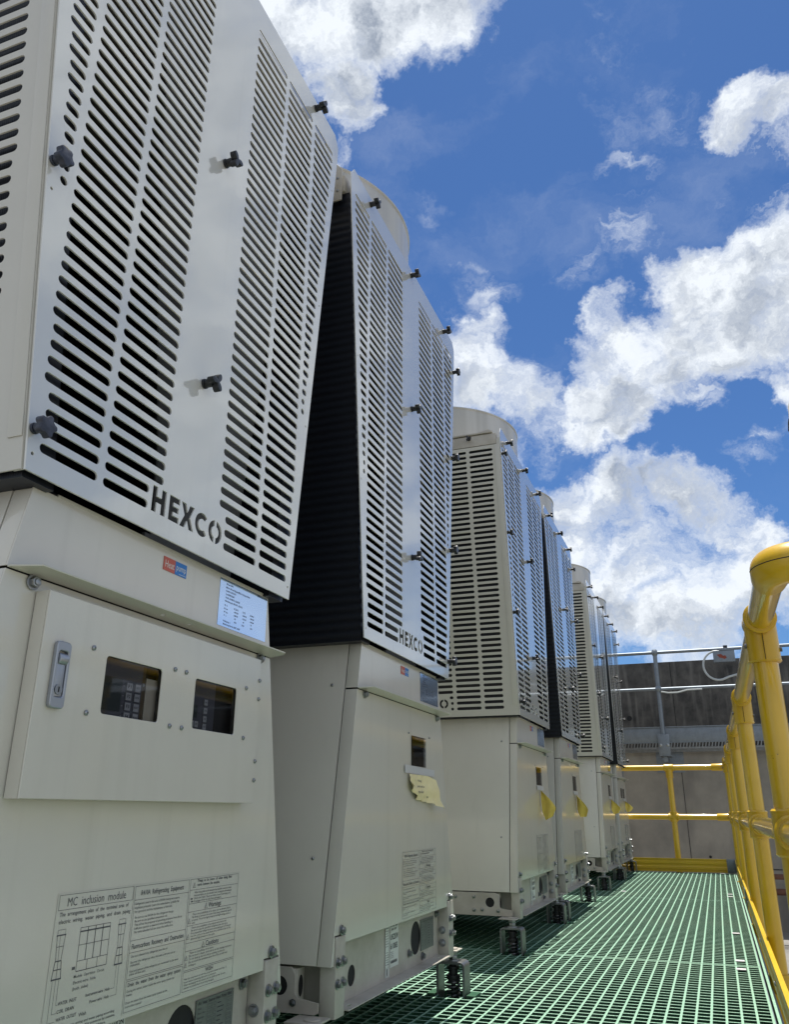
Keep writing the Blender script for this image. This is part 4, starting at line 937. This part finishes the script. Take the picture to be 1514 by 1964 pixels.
def near_post():
    # the handrail's stub end close to the photographer: a vertical tube bending over to the right
    t = empty('gate_post', (.127, .75, 0), 'yellow tube post bending over at the right edge, nearest the viewer', 'post')
    pts = [(0, 0, .0), (0, 0, .70)]; 
    for i in range(11):
        a = R_(180-90*i/10); pts.append((.06+.06*math.cos(a), 0, .80+.05*math.sin(a)))
    pts.append((.6, 0, .85))
    mb = MB(); mb.tube(pts, .0235, n=24); obj('tube', mb.mesh('tube', ['yellow'], smooth=50), t)
    mb = MB(); mb.tube([(0, 0, .786), (.0, 0, .788), (.001, 0, .796), (.001, 0, .798)], [.024, .0258, .0258, .024], n=20); obj('black_collar', mb.mesh('black_collar', ['black']), t)
def clips():
    pts = [(.012, 3.235, 0), (.012, 3.07, 0), (.012, 3.93, 0), (.012, 5.725, 0), (.012, 5.565, 0), (-.020, 7.61, 0), (-.605, 5.675, 0)]
    desc = ['pale clip on the grating, just past the first seam on the right', 'pale clip on the grating, nearest of all, on the right', 'pale clip on the grating between the second and third handrail posts',
            'pale clip on the grating, farther one of the distant pair on the right', 'pale clip on the grating, nearer one of the distant pair on the right', 'pale clip on the grating against the end toe board near the corner', 'pale clip on the grating beside the fourth unit, left side of the walk']
    mb = MB()
    for s in (-1, 1): mb.box(-.0145, .0145, s*.0075-.0055, s*.0075+.0055, .0006, .0032)
    mb.box(-.004, .004, -.002, .002, .0006, .0026)
    me = mb.mesh('grating_clip', ['clip'], bevel=.0006)
    for p, d in zip(pts, desc): tag(obj('grating_clip', me, None, p), d, 'clip', 'pale clips holding down the green grating')

# ------------------------------------------------------------------ the heat pump units
SH_ = {}
def shared():
    S = SH_
    S['bolt'] = m_bolt(); S['bigbolt'] = m_bolt(.011, .016); S['screw'] = m_screw(.0034); S['screw2'] = m_screw(.0026)
    S['front'] = m_front_guard(); S['lipL'] = m_front_guard_lip(-1); S['lipR'] = m_front_guard_lip(1)
    S['sideL'] = m_side_guard(-1); S['sideR'] = m_side_guard(1); S['edgeL'] = m_side_guard_edge(-1); S['edgeR'] = m_side_guard_edge(1)
    for k, s in (('L', -1), ('R', 1)):
        S['rail'+k] = m_top_rail(s); S['lug'+k] = m_lug(s); S['coil'+k] = m_coil(s); S['beam'+k] = m_side_beam(s); S['beamb'+k] = m_side_beam_back(s); S['holes'+k] = m_beam_holes(s); S['fplate'+k] = m_foot_plate(s)
    S['deck'] = m_deck(); S['shroud'] = m_shroud(); S['grille'] = m_fan_guard(); S['duct'] = m_end_panel(); S['tray'] = m_tray()
    S['cover'] = m_cover(); S['flankL'] = m_flank(.187, .714, -1); S['flankR'] = m_flank(.187, .714, 1); S['header'] = m_header(); S['hflankL'] = m_flank(.7175, .8160, -1); S['hflankR'] = m_flank(.7175, .8160, 1); S['webL'] = m_end_web(-1); S['webR'] = m_end_web(1); S['htop'] = m_header_top(); S['hood'] = m_hood()
    S['body'] = m_body(); S['core'] = m_core(); S['channel'] = m_bottom_channel(); S['blip'] = m_bottom_lip(); S['cavity'] = m_hole_box(); S['bracket'] = m_bracket()
    S['knob3'] = m_knob(3, .0165); S['knob5'] = m_knob(5, .0138, True); S['knob5s'] = m_knob(5, .0145); S['spacer'] = m_spacer()
    S['strap'] = m_foot_strap(); S['lbolt'] = m_foot_bolt(); S['spring'] = m_spring(); S['damper'] = m_damper(); S['fbase'] = m_base_pad()
    S['heat'] = m_heat_sticker(); S['data'] = m_data_sticker(); S['warn'] = m_warning_label(); S['mod'] = m_module_label(); S['wish'] = m_lower_label()
    S['bar1'] = m_barcode(True); S['bar'] = m_barcode(False); S['rate'] = m_rating_plate()
    S['door'] = m_door(); S['drim'] = m_door_rim(); S['wback'] = m_cavity(); S['pane1'] = m_pane(WIN1); S['pane2'] = m_pane(WIN2); S['ctl'] = m_controller(); S['ctl2'] = m_controller2()
    S['handle'] = m_handle(); S['grip'] = m_handle_grip(); S['lock'] = m_lock(); S['sw'] = m_small_window(); S['sp'] = m_small_pane()
def unit(i, label):
    S = SH_; t = empty('heat_pump_unit', (XF, UY[i], 0), label, 'heat pump', 'row of beige heat pump units along the walkway')
    outer = -1 if i % 2 == 0 else 1
    O = lambda nm, k, p=None, loc=None, rz=0.0: obj(nm, S[k], p or t, loc, rz)
    g = O('front_guard', 'front'); O('folded_edge', 'lipL' if outer < 0 else 'lipR', g)
    kn = [(s*.330, 2.003, 'knob3') for s in (-1, 0, 1)]+[(0, 1.545, 'knob3'), (0, 1.100, 'knob3')]
    for u, z, k in kn:
        a = O('knob', k, g, (.0222, u, z)); a.rotation_euler = (random.uniform(0, 2.1), 0, 0)
    for z in (1.905, 1.56, 1.228, .874):
        a = O('knob', 'knob5' if i == 0 else 'knob5s', g, (.0222, outer*(gw(z)-.008), z)); a.rotation_euler = (random.uniform(0, 2.1), 0, 0)
    k = 'L' if outer < 0 else 'R'
    sg = O('side_guard', 'side'+k); O('guard_edge', 'edge'+k, sg)
    for s, k2 in ((-1, 'L'), (1, 'R')):
        r = O('top_rail', 'rail'+k2)
        if s == outer:
            a = O('knob', 'knob3', r, (-.115, s*.4595, 1.985), -math.pi/2 if s < 0 else math.pi/2); a.scale = (.8, .8, .8)
        else:
            l = O('lifting_lug', 'lug'+k2)
            for zz in (1.985, 1.945): O('bolt', 'screw', l, (-.012, s*.4675, zz), s*math.pi/2)
        O('coil', 'coil'+k2)
    O('fan_deck', 'deck')
    for q in range(4):
        f = O('fan_shroud', 'shroud', None, (.008-.387-.84*q, -.038, 0)); O('fan_grille', 'grille', f)
    O('duct_panel', 'duct'); O('drip_tray_and_blind', 'tray')
    b = O('side_panel', 'body')
    for s in (-1, 1):
        for z in (.725, .372):
            for x in (-.062, -.95): O('screw', 'screw', b, (x, s*(hw(z)+.0002), z), s*math.pi/2)
    O('inner_shell', 'core')
    c = O('front_cover', 'cover'); O('side_flange', 'flankL', c); O('side_flange', 'flankR', c)
    h = O('header_panel', 'header'); O('side_flange', 'hflankL', h); O('side_flange', 'hflankR', h); O('top_flange', 'htop', h)
    O('rain_hood', 'hood')
    O('bolt', 'bolt', c, (.0013, -.262, .7075)); O('bolt', 'bolt', c, (.0013, .264, .7075))
    for s in (-1, 1): O('bolt', 'bolt', c, (.0013, s*.360, .2455))
    O('heat_pump_sticker', 'heat'); O('data_sticker', 'data')
    O('warning_label', 'warn')
    fr = O('base_channel', 'channel'); O('base_lip', 'blip', fr); O('frame_cavity', 'cavity', fr); O('end_web', 'webL', fr); O('end_web', 'webR', fr); O('rating_plate', 'rate'); O('barcode_sticker', 'bar1' if i == 0 else 'bar')
    for u, z in ((.105, .141), (.205, .122), (.318, .206)):
        O('bolt', 'bolt', fr, (-.0252, u, z))
    for s in (-1, 1):
        br = O('corner_bracket', 'bracket', None, (0, s*.3632, 0))
        for u in (-.0005, .0245):
            for z in (.192, .156):
                if u > .01: O('bolt', 'bolt', br, (.0027, s*.0140, z))
                else: O('bolt', 'bolt', br, (.0027, -s*.0105, z))
        for z in (.165, .135): O('bolt', 'bolt', br, (-.015, -s*.0227, z), -s*math.pi/2)
        k2 = 'L' if s < 0 else 'R'
        bm_ = O('side_beam', 'beam'+k2); O('beam_core', 'beamb'+k2, bm_); O('beam_hole', 'holes'+k2, bm_); O('foot_plate', 'fplate'+k2, bm_)
        for x, z in ((-.135, .128), (-.075, .1255), (-.235, .168), (-.165, .170), (-.36, .168), (-.55, .168), (-.165, .126)): O('bolt', 'bolt', bm_, (x, s*.4050, z), s*math.pi/2).scale = (.7, .7, .7)
        ft = O('spring_foot', 'strap', None, (-.017, s*.440, 0)); O('levelling_bolt', 'lbolt', ft); O('spring', 'spring', ft); O('rubber_mount', 'damper', ft); O('foot_base', 'fbase', ft)
    if i == 0:
        O('module_label', 'mod'); O('wish_label', 'wish')
        d = O('control_door', 'door'); O('door_rim', 'drim', d); O('window_backing', 'wback', d); O('pane', 'pane1', d); O('pane', 'pane2', d); O('controller', 'ctl', d, (.0095, .009, 0)); O('controller', 'ctl2', d, (.0095, 0, 0))
        hd = O('handle', 'handle'); O('handle_grip', 'grip', hd); O('lock', 'lock', hd)
        for u, z in ((-.171, .6465), (-.003, .6465), (.024, .6465), (-.170, .5695), (-.004, .5695), (.024, .5695), (.191, .6465), (.191, .5690)): O('screw', 'screw', d, (.0222, u, z))
        for z in (.664, .634, .536, .507): O('screw', 'screw', d, (.0222, .232, z))
    else:
        O('controller', 'sw'); w = O('window', 'sp')
        for u in (.030, .195): O('screw', 'screw2', c, (.0011, u, .648))
        if i == 5:
            a = O('controller', 'sw', None, (0, -.165, 0)); O('window', 'sp', None, (0, -.165, 0))
    return t
UL = ['nearest beige unit, with two window panes and a silver lock on its raised control door',
      'second beige unit, with a wide crumpled yellow note taped under its single window',
      'third beige unit, its big slotted side guard facing the viewer across the first wide gap',
      'fourth beige unit, close behind the third with a dark coil strip between their guards',
      'fifth beige unit, its slotted side guard facing the viewer across the second wide gap',
      'farthest beige unit, beside the yellow end handrail, with two small windows side by side']
def note(i, label, form):
    # hand-written sheet held by a strip of tape
    t = empty('paper_note', (XF, UY[i], .55), label, 'note', 'yellow notes taped to the units')
    tb = MB(); tb.add([(.0027, -.002, .001), (.0034, .232, -.001), (.0034, .232, .0165), (.0027, -.002, .0205)], [(0, 1, 2, 3)])
    if form == 'wide': obj('tape', tb.mesh('tape', ['tape'], recalc=False), t)
    nu, nv = 26, 12; vs = []; fs = []
    mb = MB()
    if form == 'wide':
        for a in range(nu+1):
            for b in range(nv+1):
                s = a/nu; v = b/nv
                fall = .030+.030*s/.28 if s < .28 else .060+.012*(s-.28)/.72
                y = .022+.198*s+.012*v*s
                x = .0045+(.002+.009*v)*(.5+.5*math.sin(s*34+1.5*v))+.004*math.sin(9*v+5*s)*v
                if s > .68: x += .020*(s-.68)/.32*(.3+.7*v)
                top = -.001-.009*max(0, s-.72)/.28
                vs.append((x, y, top+(-fall)*v))
        for a in range(nu):
            for b in range(nv):
                p = a*(nv+1)+b; fs.append((p, p+1, p+nv+2, p+nv+1))
        mb.add(vs, fs)
        text_pts = MB(); 
        for (tt, yy, zz) in (('Warning:', .055, -.013), ('service unit to', .052, -.026), ('trip all of', .060, -.039), ('test', .122, -.050)):
            text(text_pts, tt, .0165, yy, zz-.006, .0060, .0058*len(tt)*.62, 0, .02)
        sh = obj('sheet', mb.mesh('sheet', ['paper'], smooth=70, recalc=False), t); 
        obj('handwriting', text_pts.mesh('handwriting', ['ink'], recalc=False), sh)
    else:
        w = form
        tb = MB(); tb.add([(.0027, .045, .001), (.0034, .190, .000), (.0034, .190, .0165), (.0027, .045, .018)], [(0, 1, 2, 3)]); obj('tape', tb.mesh('tape', ['tape'], recalc=False), t)
        P = [(0.0, 0.0), (.0, -.085), (.050, -.125), (.072, -.060), (.018, -.010)]    # (out from the cover, down)
        for a in range(13):
            v = a/12
            for b in range(9):
                s = b/8
                out0 = .004; out1 = .008+.062*w*math.sin(min(1, v*1.4)*math.pi/2)*(1-.30*max(0, v-.6)/.4)
                zz = -.002-(.140-.010*i)*v-.024*s*math.sin(v*2.2)*.6+(.012+.008*(i%3))*s*v
                x = out0+(out1-out0)*s; y = .120+(.014+.012*(i%2))*s*math.sin(3*v+1+i)-.015*s+.007*math.sin(7*s+4*v+2*i)
                if v > .7: x = x*(1-.25*(v-.7)/.3)+.014*(v-.7)/.3
                vs.append((x, y, zz))
        for a in range(12):
            for b in range(8):
                p = a*9+b; fs.append((p, p+1, p+10, p+9))
        mb.add(vs, fs); obj('sheet', mb.mesh('sheet', ['paper_backlit'], smooth=70, recalc=False), t)
shared(); setting(); catwalk(); side_rail(); end_rail(); near_post(); clips()
for i in range(6): unit(i, UL[i])
note(1, 'pale crumpled yellow note with black writing, taped to the second unit', 'wide')
note(2, 'yellow note curling outwards from the third unit, nearest of the curled ones', 1.0)
note(3, 'yellow note curling outwards from the fourth unit', .95)
note(4, 'yellow note curling outwards from the fifth unit', 1.0)
note(5, 'yellow note curling outwards from the farthest unit', .9)
